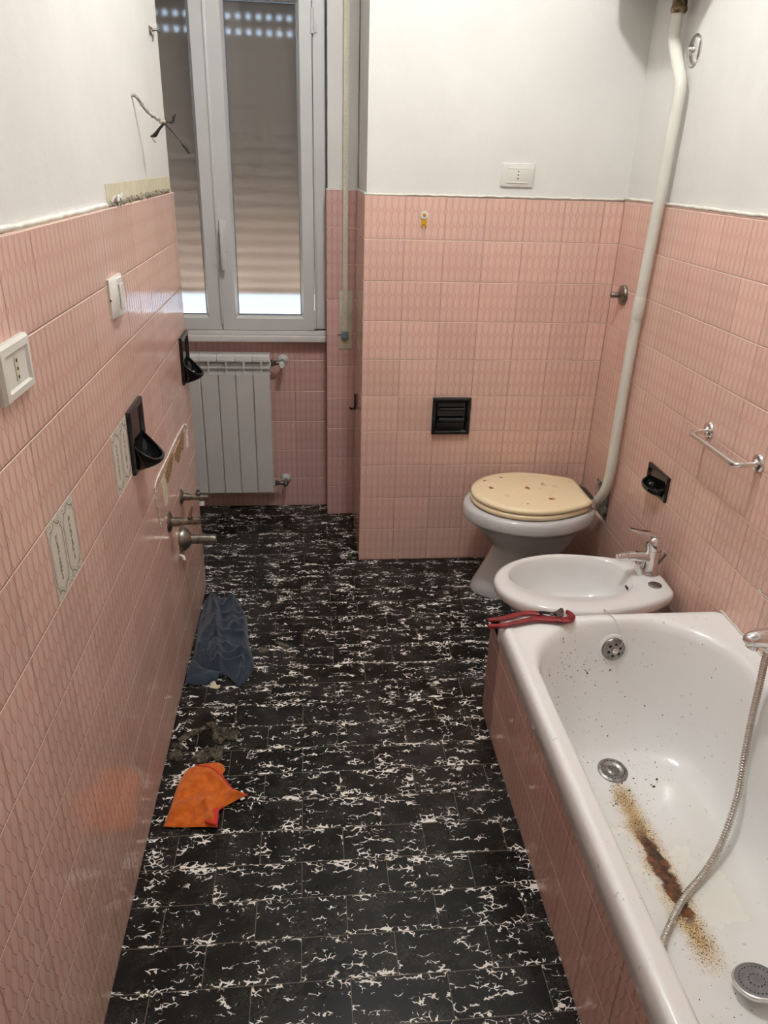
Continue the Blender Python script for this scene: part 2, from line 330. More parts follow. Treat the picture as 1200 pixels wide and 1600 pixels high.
ROOT = {}
class MB:
    def __init__(s): s.v = []; s.f = []
    def add(s, vs, fs):
        o = len(s.v); s.v += [Vector(v) for v in vs]; s.f += [tuple(o+i for i in f) for f in fs]; return s
    def box(s, x0, x1, y0, y1, z0, z1, bev=0.0, seg=2, rot=None):
        bm = bmesh.new(); bmesh.ops.create_cube(bm, size=1)
        c = Vector(((x0+x1)/2, (y0+y1)/2, (z0+z1)/2)); d = Vector((abs(x1-x0), abs(y1-y0), abs(z1-z0)))
        for v in bm.verts: v.co = Vector((v.co.x*d.x, v.co.y*d.y, v.co.z*d.z))
        if bev: bmesh.ops.bevel(bm, geom=bm.edges[:], offset=min(bev, min(d)*.49), segments=seg, profile=.5, affect='EDGES')
        for v in bm.verts: v.co = (rot @ v.co if rot else v.co) + c
        bm.verts.index_update()
        s.add([v.co.copy() for v in bm.verts], [[v.index for v in f.verts] for f in bm.faces]); bm.free(); return s
    def rings(s, rings, cap0=True, cap1=True, closed=True):
        n = len(rings[0]); o = len(s.v)
        for r in rings: s.v += [Vector(p) for p in r]
        m = n if closed else n-1
        for i in range(len(rings)-1):
            for j in range(m):
                a = o+i*n+j; b2 = o+i*n+(j+1) % n
                s.f.append((a, b2, b2+n, a+n))
        if cap0: s.f.append(tuple(o+j for j in range(n))[::-1])
        if cap1: s.f.append(tuple(o+(len(rings)-1)*n+j for j in range(n)))
        return s
    def lathe(s, prof, org, axis=(0, 0, 1), n=28, cap0=True, cap1=True):
        """prof: (radius, distance along axis)"""
        q = Vector((0, 0, 1)).rotation_difference(Vector(axis).normalized()); R = []
        for r, h in prof:
            R.append([Vector(org)+q @ Vector((max(r, 1e-5)*math.cos(2*PI*k/n), max(r, 1e-5)*math.sin(2*PI*k/n), h)) for k in range(n)])
        return s.rings(R, cap0, cap1)
    def tube(s, pts, r, n=12, sm=0, caps=True):
        P = cr(pts, sm) if sm else [Vector(p) for p in pts]
        rr = r if isinstance(r, (list, tuple)) else [r]*len(P)
        if len(rr) != len(P):
            rr = [rr[min(len(rr)-1, int(i/(len(P)-1)*(len(rr)-1)))]*(1-f)+rr[min(len(rr)-1, int(i/(len(P)-1)*(len(rr)-1))+1)]*f for i in range(len(P)) for f in [i/(len(P)-1)*(len(rr)-1) % 1.0]]
        R = []; t0 = (P[1]-P[0]).normalized(); up = Vector((0, 0, 1)) if abs(t0.z) < .9 else Vector((1, 0, 0))
        nx = t0.cross(up).normalized()
        for i, p in enumerate(P):
            t = ((P[min(i+1, len(P)-1)]-P[max(i-1, 0)])).normalized()
            nx = (nx - t*nx.dot(t)).normalized(); ny = t.cross(nx)
            R.append([p+rr[i]*(math.cos(2*PI*k/n)*nx+math.sin(2*PI*k/n)*ny) for k in range(n)])
        return s.rings(R, caps, caps)
    def prism(s, poly, fn, d0, d1):
        """poly of 2-D points, fn(a,b,d)->3-D, extruded from d0 to d1"""
        return s.rings([[fn(a, b2, d0) for a, b2 in poly], [fn(a, b2, d1) for a, b2 in poly]])
    def build(s, name, mat, parent=None, smooth=None, solid=0, bevel=0):
        me = bpy.data.meshes.new(name)
        off = ROOT.get(parent.name, Vector()) if parent else Vector()
        me.from_pydata([v-off for v in s.v], [], s.f); me.validate(); me.update()
        bm = bmesh.new(); bm.from_mesh(me); bmesh.ops.recalc_face_normals(bm, faces=bm.faces)
        bm.to_mesh(me); bm.free()
        ob = bpy.data.objects.new(name, me); C.objects.link(ob)
        if isinstance(mat, str): mat = M_[mat]
        me.materials.append(mat)
        if parent: ob.parent = parent
        ROOT[ob.name] = off
        if smooth is not None:
            for p in me.polygons: p.use_smooth = True
            if smooth < 180: me.set_sharp_from_angle(angle=math.radians(smooth))
        if bevel:
            md = ob.modifiers.new('edge', 'BEVEL'); md.width = bevel; md.segments = 2; md.limit_method = 'ANGLE'; md.harden_normals = False
        return ob

def thing(name, label, cat, loc=(0, 0, 0), group=None):
    o = bpy.data.objects.new(name, None); o.empty_display_size = .05; C.objects.link(o); o.location = loc
    o['label'] = label; o['category'] = cat
    if group: o['group'] = group
    ROOT[o.name] = Vector(loc); return o
def tag(o, label, cat, group=None, kind=None):
    o['label'] = label; o['category'] = cat
    if group: o['group'] = group
    if kind: o['kind'] = kind
    return o
def struct(o, label=None):
    o['kind'] = 'structure'
    if label: o['label'] = label
    return o
def rrect(x0, x1, y0, y1, z, r, n=8, m=6):
    """rounded rectangle ring with a fixed vertex count"""
    r = min(r, (x1-x0)/2-1e-4, (y1-y0)/2-1e-4); out = []
    cs = [(x1-r, y1-r, 0), (x0+r, y1-r, 90), (x0+r, y0+r, 180), (x1-r, y0+r, 270)]
    for i, (cx, cy, a) in enumerate(cs):
        for k in range(n+1):
            t = math.radians(a+90*k/n); out.append(Vector((cx+r*math.cos(t), cy+r*math.sin(t), z)))
        nx, ny, na = cs[(i+1) % 4]; p = out[-1]; t = math.radians(na); q = Vector((nx+r*math.cos(t), ny+r*math.sin(t), z))
        for k in range(1, m): out.append(p.lerp(q, k/m))
    return out

# ------------------------------------------------------------------ room shell
TH = .008
fl = MB().box(-1.2, 1.2, YN-.1, .95, -.08, 0).build('floor', 'floor'); struct(fl)
ce = MB().box(-1.2, 1.2, YN-.1, .95, HC, HC+.08).build('ceiling', 'paint'); struct(ce)
# left wall, ends at y=-.208 where the window alcove opens
wl = MB().box(XL-.14, XL-TH, YN-.1, -.218, 0, HC).build('wall_left', 'paint'); struct(wl)
MB().box(XL-TH, XL, YN, -.208, 0, 1.502, .0015, 1).build('tiling', 'tile_left', wl)
MB().box(XL-.15, XL-TH, -.218, -.208, 0, 1.502).build('tiling', 'tile_far', wl)
def bead(pts, r=.006, seed=0):
    rnd = random.Random(seed); P = cr(pts, 40)
    P = [p+Vector((rnd.uniform(-.0008, .0008), rnd.uniform(-.0008, .0008), rnd.uniform(-.0014, .0014))) for p in P]
    return MB().tube(P, r, 6)
bead([(XL-.006, YN, 1.506), (XL-.006, -2.2, 1.506), (XL-.006, -1.10, 1.506)], .0055, 1).build('plaster_bead', 'plaster', wl, 180)
# alcove, left side and window wall
wa = MB().box(-1.20, -1.06, -.30, .95, 0, HC).build('wall_alcove', 'paint'); struct(wa)
MB().box(-1.06, -1.06+TH, -.30, .60, 0, 1.50).build('tiling', 'tile_left', wa)
wb = MB().box(-1.2, XL-.14, -.30, -.218, 0, HC).build('wall_return', 'paint'); struct(wb)
ww = MB()
ww.box(-1.06, 0, .608, .95, 0, .88); ww.box(-1.06, 0, .608, .95, 2.32, HC); ww.box(-.127, 0, .608, .95, .88, 2.32)
ww = ww.build('wall_window', 'paint'); struct(ww)
MB().box(-1.052, -.127, .60, .608, 0, .845).build('tiling', 'tile_win', ww)
# pilaster between the window and the toilet wall
pl_ = MB().box(-.120, .005, .495, .608, 0, HC).build('wall_pilaster', 'paint'); struct(pl_)
MB().box(-.127, 0, .487, .495, 0, 1.497, .001, 1).box(-.127, -.119, .495, .60, 0, 1.497).build('tiling', M_['tile_win'], pl_)
MB().box(-.127, 0, .4855, .499, 1.497, 1.503).build('plaster_bead', 'plaster', pl_)
# toilet wall block
wf = MB().box(.008, 1.10, .008, .95, 0, HC).build('wall_far', 'paint'); struct(wf)
MB().box(0, .008, .008, .487, 0, 1.499).build('tiling', 'tile_side', wf)
MB().box(0, XR, 0, .008, 0, 1.499, .001, 1).build('tiling', 'tile_far', wf)
bead([(.004, .003, 1.503), (.5, .003, 1.506), (XR, .003, 1.507)], .0045, 2).build('plaster_bead', 'plaster', wf, 180)
bead([(.004, .003, 1.503), (.003, .25, 1.503), (.003, .487, 1.503)], .0045, 3).build('plaster_bead', 'plaster', wf, 180)
# right wall with one missing tile near the flush pipe
wr = MB().box(XR+TH+.05, XR+.2, YN-.1, .008, 0, HC)
hy0, hy1, hz0, hz1 = -.299, -.152, .302, .449
X0, X1 = XR+TH, XR+TH+.051
wr.box(X0, X1, YN-.1, hy0, 0, HC).box(X0, X1, hy1, .008, 0, HC).box(X0, X1, hy0, hy1, 0, hz0).box(X0, X1, hy0, hy1, hz1, HC)
wr = wr.build('wall_right', 'paint'); struct(wr)
tr = MB()
for (a, b2, c, d) in ((YN, hy0, 0, 1.507), (hy1, 0, 0, 1.507), (hy0, hy1, 0, hz0), (hy0, hy1, hz1, 1.507)):
    tr.box(XR, XR+TH, a, b2, c, d)
tr.build('tiling', 'tile_right', wr)
bead([(XR+.002, 0, 1.511), (XR+.002, -1, 1.511), (XR+.002, -2.2, 1.511), (XR+.002, YN, 1.511)], .0055, 4).build('plaster_bead', 'plaster', wr, 180)
# wall behind the camera with a door
wn_ = MB().box(-1.2, 1.2, YN-.12, YN, 0, HC).build('wall_near', 'paint'); struct(wn_)
MB().box(XL, -.62+.0, YN, YN+TH, 0, 1.5).box(.28, XR, YN, YN+TH, 0, 1.5).build('tiling', 'tile_far', wn_)
dr = MB().box(-.56, .20, YN+.0, YN+.045, 0, 2.05, .004).build('door_1', 'door'); struct(dr)
MB().box(-.62, -.56, YN, YN+.07, 0, 2.11, .003).box(.20, .26, YN, YN+.07, 0, 2.11, .003).box(-.62, .26, YN, YN+.07, 2.05, 2.11, .003).build('door_frame', 'door', dr)
MB().tube([(.13, YN+.04, 1.0), (.13, YN+.09, 1.0), (.02, YN+.09, 1.0)], .008, 10).build('door_handle', 'chrome', dr, 40)

# mortar behind the missing tile
mo = MB(); N = 16; vs = []; fs = []
for i in range(N+1):
    for j in range(N+1):
        y = hy0+(hy1-hy0)*i/N; z = hz0+(hz1-hz0)*j/N
        x = XR+.010+.010*noise.noise(Vector((y*30, z*30, 0)))+.004*noise.noise(Vector((y*90, z*90, 2)))
        dy = y+.275; dz = z-.352
        if dy*dy+dz*dz*.35 < .0004: x += .035
        if i in (0, N) or j in (0, N): x = XR+.014
        vs.append((min(x, XR+.05), y, z))
for i in range(N):
    for j in range(N): a = i*(N+1)+j; fs.append((a, a+1, a+N+2, a+N+1))
mo.add(vs, fs)
mo.build('mortar_patch', 'mortar', wr, 180)
MB().lathe([(.0, .0), (.014, .0), (.013, .010), (.004, .010)], (XR+.006, -.292, .345), (1, 0, 0), 14).build('pipe_stub', 'brass', wr, 40)

# ------------------------------------------------------------------ window
win = thing('window_1', 'white two-leaf frosted window over the radiator', 'window', (-.59, .6, .9)); del win['category']; win['kind'] = 'structure'
f = MB()
f.box(-.178, -.127, .575, .640, .885, 2.32, .003).box(-1.06, -1.005, .575, .640, .885, 2.32, .003)
f.box(-1.06, -.127, .575, .640, .875, .905, .003).box(-1.06, -.127, .575, .640, 2.25, 2.32, .003)
f.box(-.165, -.131, .5735, .576, .91, 2.25)
f.build('window_frame', 'pvc', win, 30)
def sash(x0, x1, gx0, gx1):
    s_ = MB(); z0, z1, gz0, gz1 = .896, 2.262, .962, 2.162
    y0, y1 = .556, .612
    # mitred profile: outer face, bevel to the glass
    def fr_(a0, a1, b0, b1, y): return [(a0, y, b0), (a1, y, b0), (a1, y, b1), (a0, y, b1)]
    R = [fr_(x0, x1, z0, z1, y1), fr_(x0, x1, z0, z1, y0+.004), fr_(x0+.003, x1-.003, z0+.003, z1-.003, y0),
         fr_(gx0-.012, gx1+.012, gz0-.012, gz1+.012, y0), fr_(gx0-.009, gx1+.009, gz0-.009, gz1+.009, y0+.006), fr_(gx0, gx1, gz0, gz1, y0+.022),
         fr_(gx0, gx1, gz0, gz1, y1), fr_(x0, x1, z0, z1, y1)]
    s_.rings(R, False, False)
    o = s_.build('window_sash', 'pvc', win, 30)
    g = MB().add([(gx0-.004, .592, gz0-.004), (gx1+.004, .592, gz0-.004), (gx1+.004, .592, gz1+.004), (gx0-.004, .592, gz1+.004)], [(0, 1, 2, 3)])
    g.build('glass_pane', 'glass', o)
    k = MB(); w = .004
    for (a0, a1, b0, b1) in ((gx0, gx1, gz0, gz0+w), (gx0, gx1, gz1-w, gz1), (gx0, gx0+w*.6, gz0, gz1), (gx1-w*.6, gx1, gz0, gz1)): k.box(a0, a1, .578, .591, b0, b1)
    k.build('gasket', 'gasket', o)
    return o
sr = sash(-.594, -.180, -.522, -.241)
sl = sash(-1.004, -.5975, -.935, -.664)
# centre cover strip on the right leaf and espagnolette handle
MB().box(-.601, -.588, .549, .560, .925, 2.25, .003).build('cover_strip', 'pvc', sr, 30)
h = MB().box(-.585, -.556, .546, .557, 1.235, 1.365, .004, 3).lathe([(.011, 0), (.011, .03), (.009, .034)], (-.571, .548, 1.325), (0, -1, 0), 16)
h.box(-.581, -.560, .508, .522, 1.165, 1.345, .005, 3)
h.build('window_handle', 'pvc', sr, 40)
for z in (2.10, .945):
    MB().lathe([(.0, 0), (.0075, .001), (.0075, .085), (0, .086)], (-.178, .557, z-.04), n=14).box(-.178, -.160, .568, .574, z-.035, z+.04, .001).build('hinge', 'pvc', win, 40)
MB().box(-1.06, -.125, .545, .610, .845, .874, .004, 3).box(-1.06, -.125, .558, .610, .874, .896, .004, 3).build('window_sill', 'sill', win, 30)
# outside: stone sill and roller shutter
MB().box(-1.06, -.127, .64, 1.02, .84, .885, .003).build('outer_sill', 'stone', win)
sh = thing('roller_shutter', 'beige slatted roller shutter nearly closed behind the frosted window panes', 'shutter', (-.59, .74, 1.06))
s_ = MB(); z = 1.045; k = 0
while z < 2.40:
    prof = [(.735, z+.010), (.731, z+.020), (.7295, z+.030), (.731, z+.042), (.735, z+.0525), (.739, z+.0525), (.741, z+.030), (.739, z+.010)]
    s_.rings([[(-1.055, y, zz) for y, zz in prof], [(-.13, y, zz) for y, zz in prof]])
    holes = abs(z-2.059) < .02 or abs(z-2.113) < .02 or False
    if holes:
        x = -1.05
        while x < -.14: s_.box(x, x+.026, .736, .739, z-.003, z+.012); x += .0415
    else: s_.box(-1.055, -.13, .736, .739, z-.003, z+.012)
    z += .054; k += 1
s_.box(-1.055, -.13, .728, .745, 1.03, 1.052, .003)
s_.build('slat_curtain', 'shutter', sh, 40)
MB().box(-.142, -.127, .715, .755, .885, 2.32, .001).build('guide_rail', 'pvc', sh)
MB().box(-1.06, -1.045, .715, .755, .885, 2.32, .001).build('guide_rail', 'pvc', sh)

# shutter strap on the pilaster
st = thing('shutter_strap', 'cream roller shutter strap running down the pilaster into a beige cover plate', 'strap', (-.045, .487, .83))
MB().box(-.071, -.012, .4815, .487, .832, 1.09, .002).build('cover_plate', 'beige', st, 30)
MB().tube([(-.046, .466, 2.40), (-.046, .466, 1.6), (-.046, .468, .905)], .001, 4)
sb = MB()
sb.rings([[(-.057, .462+dy, z), (-.057, .4645+dy, z), (-.036, .4645+dy, z), (-.036, .462+dy, z)] for z, dy in ((2.45, 0), (1.9, .001), (1.3, .004), (1.0, .008), (.90, .016))])
sb.build('strap', 'strap', st)
MB().box(-.062, -.031, .462, .4815, .880, .912, .003).build('winder_slot', 'gasket', st)
MB().tube([(-.078, .479, .897), (-.062, .479, .897)], .0018, 6).build('pull_tab', 'dark', st)

# ------------------------------------------------------------------ radiator
ra = thing('radiator', 'white column radiator under the frosted window', 'radiator', (-.39, .52, .1))
for i in range(8):
    x1 = -.388-.0795*i; x0 = x1-.0775
    s_ = MB()
    # flat face
    s_.rings([rr for rr in [[Vector((a, y, b)) for a, b in ((x0+q, .112+q), (x1-q, .112+q), (x1-q, .703), (x0+q, .703))] for y, q in ((.520, .0), (.503, .0), (.4985, .004))]])
    # slot grille above the face: two webs and a top cap
    s_.box(x0, x1, .4985, .506, .700, .706, .001); s_.box(x0, x1, .511, .515, .704, .737); s_.box(x0, x1, .4985, .512, .733, .7415, .001)
    s_.box((x0+x1)/2-.004, (x0+x1)/2+.004, .4988, .522, .703, .766)
    s_.box(x0, x1, .500, .530, .764, .7745, .002)
    s_.rings([[(x0, y, z_), (x1, y, z_)] + [(x1, y+.004, z_-.006), (x0, y+.004, z_-.006)] for y, z_ in ((.502, .775), (.505, .786), (.520, .796), (.560, .797), (.578, .790))])
    s_.box(x0+.004, x1-.004, .520, .560, .115, .70); s_.box((x0+x1)/2-.012, (x0+x1)/2+.012, .53, .575, .12, .78)
    s_.build('radiator_section', 'radiator', ra, 30)
for z in (.745, .150): MB().tube([(-.384, .535, z), (-1.02, .535, z)], .018, 14).build('header_tube', 'radiator', ra, 60)
for z, nm in ((.752, 0), (.150, 1)):
    v = MB().lathe([(.013, 0), (.016, .002), (.016, .014), (.011, .016), (.011, .03)], (-.386, .535, z), (1, 0, 0), 6)
    v.tube([(-.360, .535, z), (-.338, .535, z)], .009, 12).lathe([(.012, -.012), (.014, -.01), (.014, .012), (.010, .02)], (-.332, .535, z), (0, 1, 0), 16).tube([(-.332, .54, z), (-.332, .60, z)], .008, 10)
    vo = v.build('radiator_valve', 'dull_chrome', ra, 40)
    MB().lathe([(.0, .018), (.012, .018), (.024, .008), (.026, 0)], (-.332, .599, z), (0, -1, 0), 22).build('rosette', 'pvc', vo, 50)
    MB().lathe([(.0, .0), (.013, .002), (.014, .012), (.014, .034), (.011, .040), (0, .041)] if not nm else [(0, 0), (.008, .001), (.009, .012), (.007, .014), (0, .015)], (-.332, .524, z), (0, -1, 0), 20).build('valve_cap', 'pvc' if not nm else 'dull_chrome', vo, 40)

# ------------------------------------------------------------------ toilet
def egg(x0, x1, cy, hw, z, back=.60, n=44, p=2.0, xm=.52):
    """outline: elliptical front (towards -x), squarer back cut to a width factor"""
    out = []; xc = x0+(x1-x0)*xm
    for k in range(n):
        t = 2*PI*k/n; c, s2 = math.cos(t), math.sin(t)
        if c < 0: x = xc+(xc-x0)*c; y = hw*s2
        else:
            x = xc+(x1-xc)*min(1, abs(c)**.62*1.0) if True else 0
            y = hw*(1 if s2 > 0 else -1)*abs(s2)**.80
            lim = 1-(1-back)*((x-xc)/(x1-xc))**1.6
            y = y if abs(y) < 1e-6 else math.copysign(min(abs(s2)**.55*hw, hw)*lim, s2)
        out.append(Vector((x, cy+y, z)))
    return out
to = thing('toilet', 'pale grey ceramic toilet with a closed cream lid beside the right wall', 'toilet', (.65, -.26, 0))
ty = -.265
s_ = MB()
R = [egg(.452, .83, ty, .105, 0, .8), egg(.450, .83, ty, .107, .012, .8), egg(.458, .82, ty, .100, .04, .8), egg(.488, .80, ty, .086, .10, .85), egg(.512, .80, ty, .082, .150, .9),
     egg(.530, .81, ty, .088, .195, .9), egg(.532, .825, ty, .100, .205, .85), egg(.515, .835, ty, .112, .225, .8), egg(.480, .855, ty, .145, .262, .7), egg(.440, .878, ty, .182, .305, .6), egg(.414, .90, ty, .202, .336, .58), egg(.404, .915, ty, .211, .341, .56),
     egg(.395, .921, ty, .219, .345, .56), egg(.393, .922, ty, .221, .352, .56), egg(.395, .922, ty, .219, .382, .56), egg(.402, .918, ty, .213, .394, .55), egg(.414, .910, ty, .203, .398, .55),
     egg(.445, .80, ty, .165, .397, .9), egg(.452, .79, ty, .158, .385, .9), egg(.47, .77, ty, .14, .30, .9), egg(.52, .72, ty, .09, .22, .9)]
s_.rings(R)
s_.build('bowl', 'grey_ceramic', to, 60)
def dshape(x0, x1, cy, hw, z, bw, n=48):
    out = []; xm = x0+(x1-x0)*.50
    for k in range(n):
        t = 2*PI*k/n; c, s2 = math.cos(t), math.sin(t)
        if c <= 0: out.append(Vector((xm+(xm-x0)*c, cy+hw*s2, z)))
        else:
            a = abs(s2)
            # side curves in to the back corner, then a straight back edge
            if a > .42:
                u = (1-a)/(.58); x = xm+(x1-xm)*u**.75; y = hw+(bw-hw)*u**1.35
            else: x = x1; y = bw*a/.42
            out.append(Vector((x, cy+math.copysign(y, s2), z)))
    return out
s_ = MB().rings([dshape(.428, .868, ty+.004, .196, .4015, .118), dshape(.424, .872, ty+.004, .200, .406, .120), dshape(.424, .872, ty+.004, .200, .416, .120), dshape(.430, .868, ty+.004, .195, .421, .118)])
s_.build('seat', 'lid', to, 50)
s_ = MB().rings([dshape(.430, .872, ty+.004, .194, .424, .118), dshape(.425, .878, ty+.004, .199, .428, .121), dshape(.424, .879, ty+.004, .200, .436, .121), dshape(.430, .874, ty+.004, .195, .443, .118), dshape(.450, .860, ty+.004, .178, .446, .108)])
ld = s_.build('lid', 'lid', to, 50)
# printed shells set into the resin
for (px, py, a, sc) in ((.497, -.245, .6, 1.1), (.640, -.245, .1, 1.25), (.715, -.365, 1.2, 1.1), (.565, -.135, .3, .7), (.790, -.115, .5, 1.1), (.61, -.40, .9, .5), (.50, -.17, 2, .7), (.72, -.21, .7, .8)):
    q = MB()
    for k in range(5):
        t = a+(k-2)*.32
        q.prism([(px+sc*r_*math.cos(t+w_), py+sc*r_*math.sin(t+w_)) for r_, w_ in ((.004, -.3), (.017, -.10), (.020, 0), (.017, .10), (.004, .3))], lambda a_, b_, d: (a_, b_, d), .4462, .4466)
    q.build('shell_print', 'shell', ld)
for dy in (-.075, .075):
    MB().lathe([(0, 0), (.012, 0), (.012, .012), (.008, .020), (.008, .03), (0, .031)], (.893, ty+dy, .397), n=16).box(.862, .900, ty+dy-.010, ty+dy+.010, .415, .434, .003).build('hinge', 'chrome', to, 40)
MB().box(.880, .905, ty-.052, ty+.052, .409, .436, .008, 3).build('hinge_bar', 'darkbrown', to, 40)
MB().lathe([(.030, 0), (.030, .012), (.024, .02)], (.885, ty+.005, .368), (1, 0, 0), 20).build('inlet_collar', 'grey_ceramic', to, 50)

# flush pipe and high cistern
fp = thing('flush_pipe', 'cream painted flush pipe running down the right wall corner into the toilet', 'pipe', (.945, -.34, .4))
P = cr([(.945, -.272, 2.12), (.945, -.268, 2.03), (.945, -.270, 1.985)], 4) + cr([(.945, -.285, 1.965), (.945, -.352, 1.885), (.945, -.370, 1.862)], 4) + cr([(.945, -.376, 1.83), (.945, -.366, 1.55), (.945, -.350, 1.28), (.945, -.338, 1.08), (.945, -.334, .78), (.945, -.337, .60), (.944, -.334, .52), (.940, -.320, .458), (.932, -.296, .415), (.918, -.272, .388), (.902, -.258, .374)], 7)
MB().tube(P, .0190, 20).build('pipe_body', 'pipe', fp, 60)
MB().tube([(.945, -.346, 1.212), (.945, -.3455, 1.206), (.945, -.342, 1.140), (.945, -.3415, 1.134)], [.0192, .0208, .0208, .0192], 20).build('joint_sleeve', 'pipe', fp, 60)
MB().tube([(.945, -.272, 2.052), (.945, -.272, 2.060), (.945, -.272, 2.066), (.945, -.272, 2.072), (.945, -.272, 2.12)], [.0215, .0255, .0255, .0225, .0225], 18).build('pipe_nut', 'brass', fp, 40)
ci = thing('cistern', 'white high-level flush cistern on the right wall above the flush pipe', 'cistern', (.88, -.28, 2.12))
MB().rings([rrect(.80, XR+.006, -.45, -.10, 2.115, .03), rrect(.785, XR+.006, -.47, -.08, 2.13, .04), rrect(.765, XR+.006, -.49, -.06, 2.42, .03), rrect(.765, XR+.006, -.49, -.06, 2.43, .03)]).build('tank', 'ceramic', ci, 40)
MB().rings([rrect(.757, XR+.006, -.498, -.052, 2.43, .03), rrect(.757, XR+.006, -.498, -.052, 2.45, .03), rrect(.775, XR+.006, -.48, -.07, 2.458, .03)]).build('tank_lid', 'ceramic', ci, 40)

# ------------------------------------------------------------------ bidet
by = -.893
bi = thing('bidet', 'white ceramic bidet with chrome mixer standing between the toilet and the bathtub', 'bidet', (.66, by, 0))
def bout(x0, x1, hw, z, bw=.105, cy=by):
    out = []; n = 56; xm = x0+(x1-x0)*.47
    for k in range(n):
        t = 2*PI*k/n; c, s2 = math.cos(t), math.sin(t)
        if c <= 0: out.append(Vector((xm+(xm-x0)*c, cy+hw*s2, z)))
        else:
            u = 1-abs(s2); x = xm+(x1-xm)*(1-(1-u)**1.9)
            y = hw+(bw-hw)*min(1, u*1.25)**1.25 if u < .8 else bw*(1-u)/.2*1.0
            if u >= .8: y = bw*(1-((u-.8)/.2)**2.2)
            out.append(Vector((x, cy+math.copysign(max(y, 0), s2 if abs(s2) > 1e-9 else 1), z)))
    return out
def bowl_r(x0, x1, hw, z, cy=-.858): 
    out = []; n = 56; xm = (x0+x1)/2
    for k in range(n):
        t = 2*PI*k/n; c, s2 = math.cos(t), math.sin(t)
        if c <= 0: out.append(Vector((xm+(xm-x0)*c, cy+hw*s2, z)))
        else: out.append(Vector((xm+(x1-xm)*abs(c)**.75, cy+hw*math.copysign(abs(s2)**.75, s2), z)))
    return out
s_ = MB()
s_.rings([bout(.50, .84, .10, 0, .09), bout(.50, .84, .10, .02, .09), bout(.53, .84, .085, .12, .08), bout(.52, .85, .10, .22, .09), bout(.46, .865, .135, .29, .09), bout(.412, .885, .168, .332, .085), bout(.395, .925, .180, .352, .085), bout(.385, .935, .187, .358, .088),
          bout(.379, .944, .190, .366, .094), bout(.377, .946, .191, .385, .096), bout(.381, .943, .188, .395, .094), bout(.392, .934, .179, .399, .088),
          bowl_r(.428, .845, .134, .397), bowl_r(.434, .838, .128, .391), bowl_r(.442, .828, .121, .365), bowl_r(.455, .815, .110, .325), bowl_r(.485, .785, .088, .285), bowl_r(.54, .74, .055, .262), bowl_r(.60, .68, .02, .256)])
s_.build('basin', 'ceramic', bi, 60)
MB().prism([(-.018, -.0035), (.018, -.0035), (.018, .0035), (-.018, .0035)], lambda a, b_, d: (.8225+d, -.893+a, .362+b_), 0, .003).build('overflow_slot', 'dark', bi)
MB().lathe([(.022, 0), (.022, .002), (.018, .004), (0, .0045)], (.892, -.935, .3985), n=24).build('hole_cap', 'steel', bi, 40)
MB().lathe([(0, 0), (.02, 0), (.02, .003), (0, .004)], (.64, -.858, .256), n=20).build('drain', 'chrome', bi, 40)
MB().tube([(.84, -.98, .20), (.93, -.98, .20)], .016, 10).box(.87, .955, -1.0, -.94, .24, .30, .004).build('trap', 'darkbrown', bi, 40)
# mixer
fx, fy = .905, -.858
mx_ = MB().lathe([(.029, 0), (.030, .004), (.027, .010), (.025, .022), (.0235, .045), (.0245, .075), (.026, .092)], (fx, fy, .398), n=26)
mx_.lathe([(.026, 0), (.027, .004), (.027, .022), (.025, .034), (.019, .043), (.008, .049), (0, .050)], (fx, fy, .492), (-.10, 0, 1), n=26)
mx_.tube([(fx-.004, fy, .455), (fx-.030, fy, .462), (fx-.060, fy, .466), (fx-.084, fy, .466)], [.0200, .0185, .0180, .0170], 18, 5)
mx_.tube([(fx-.018, fy, .400), (fx-.034, fy-.002, .402), (fx-.042, fy-.002, .430), (fx-.036, fy-.002, .455)], [.012, .013, .013, .012], 14, 4)
mxo = mx_.build('mixer_tap', 'chrome', bi, 60)
L = cr([(fx+.006, fy, .535), (fx-.020, fy, .546), (fx-.055, fy, .553), (fx-.095, fy, .566)], 5)
lv = MB(); R = []
for i, p in enumerate(L):
    f_ = i/(len(L)-1); w = .019*(1-f_)+.008*f_+(.002 if f_ > .9 else 0); hh = .011*(1-f_)+.0038*f_
    R.append([p+Vector((0, w*math.cos(2*PI*k/14), hh*math.sin(2*PI*k/14))) for k in range(14)])
lv.rings(R).build('lever', 'chrome', mxo, 60)
ae = MB().lathe([(.0165, 0), (.0175, .003), (.0175, .008), (.0135, .010), (.0135, .020), (.0145, .021), (.0145, .025), (.0125, .026), (.0125, .036), (.010, .038), (0, .038)], (fx-.082, fy, .466), (-1, 0, -.12), 20)
ae.build('aerator', 'chrome', mxo, 30)
MB().tube([(fx+.012, fy-.012, .43), (fx+.034, fy-.020, .480)], [.003, .005], 8).build('popup_rod', 'dull_chrome', mxo, 60)

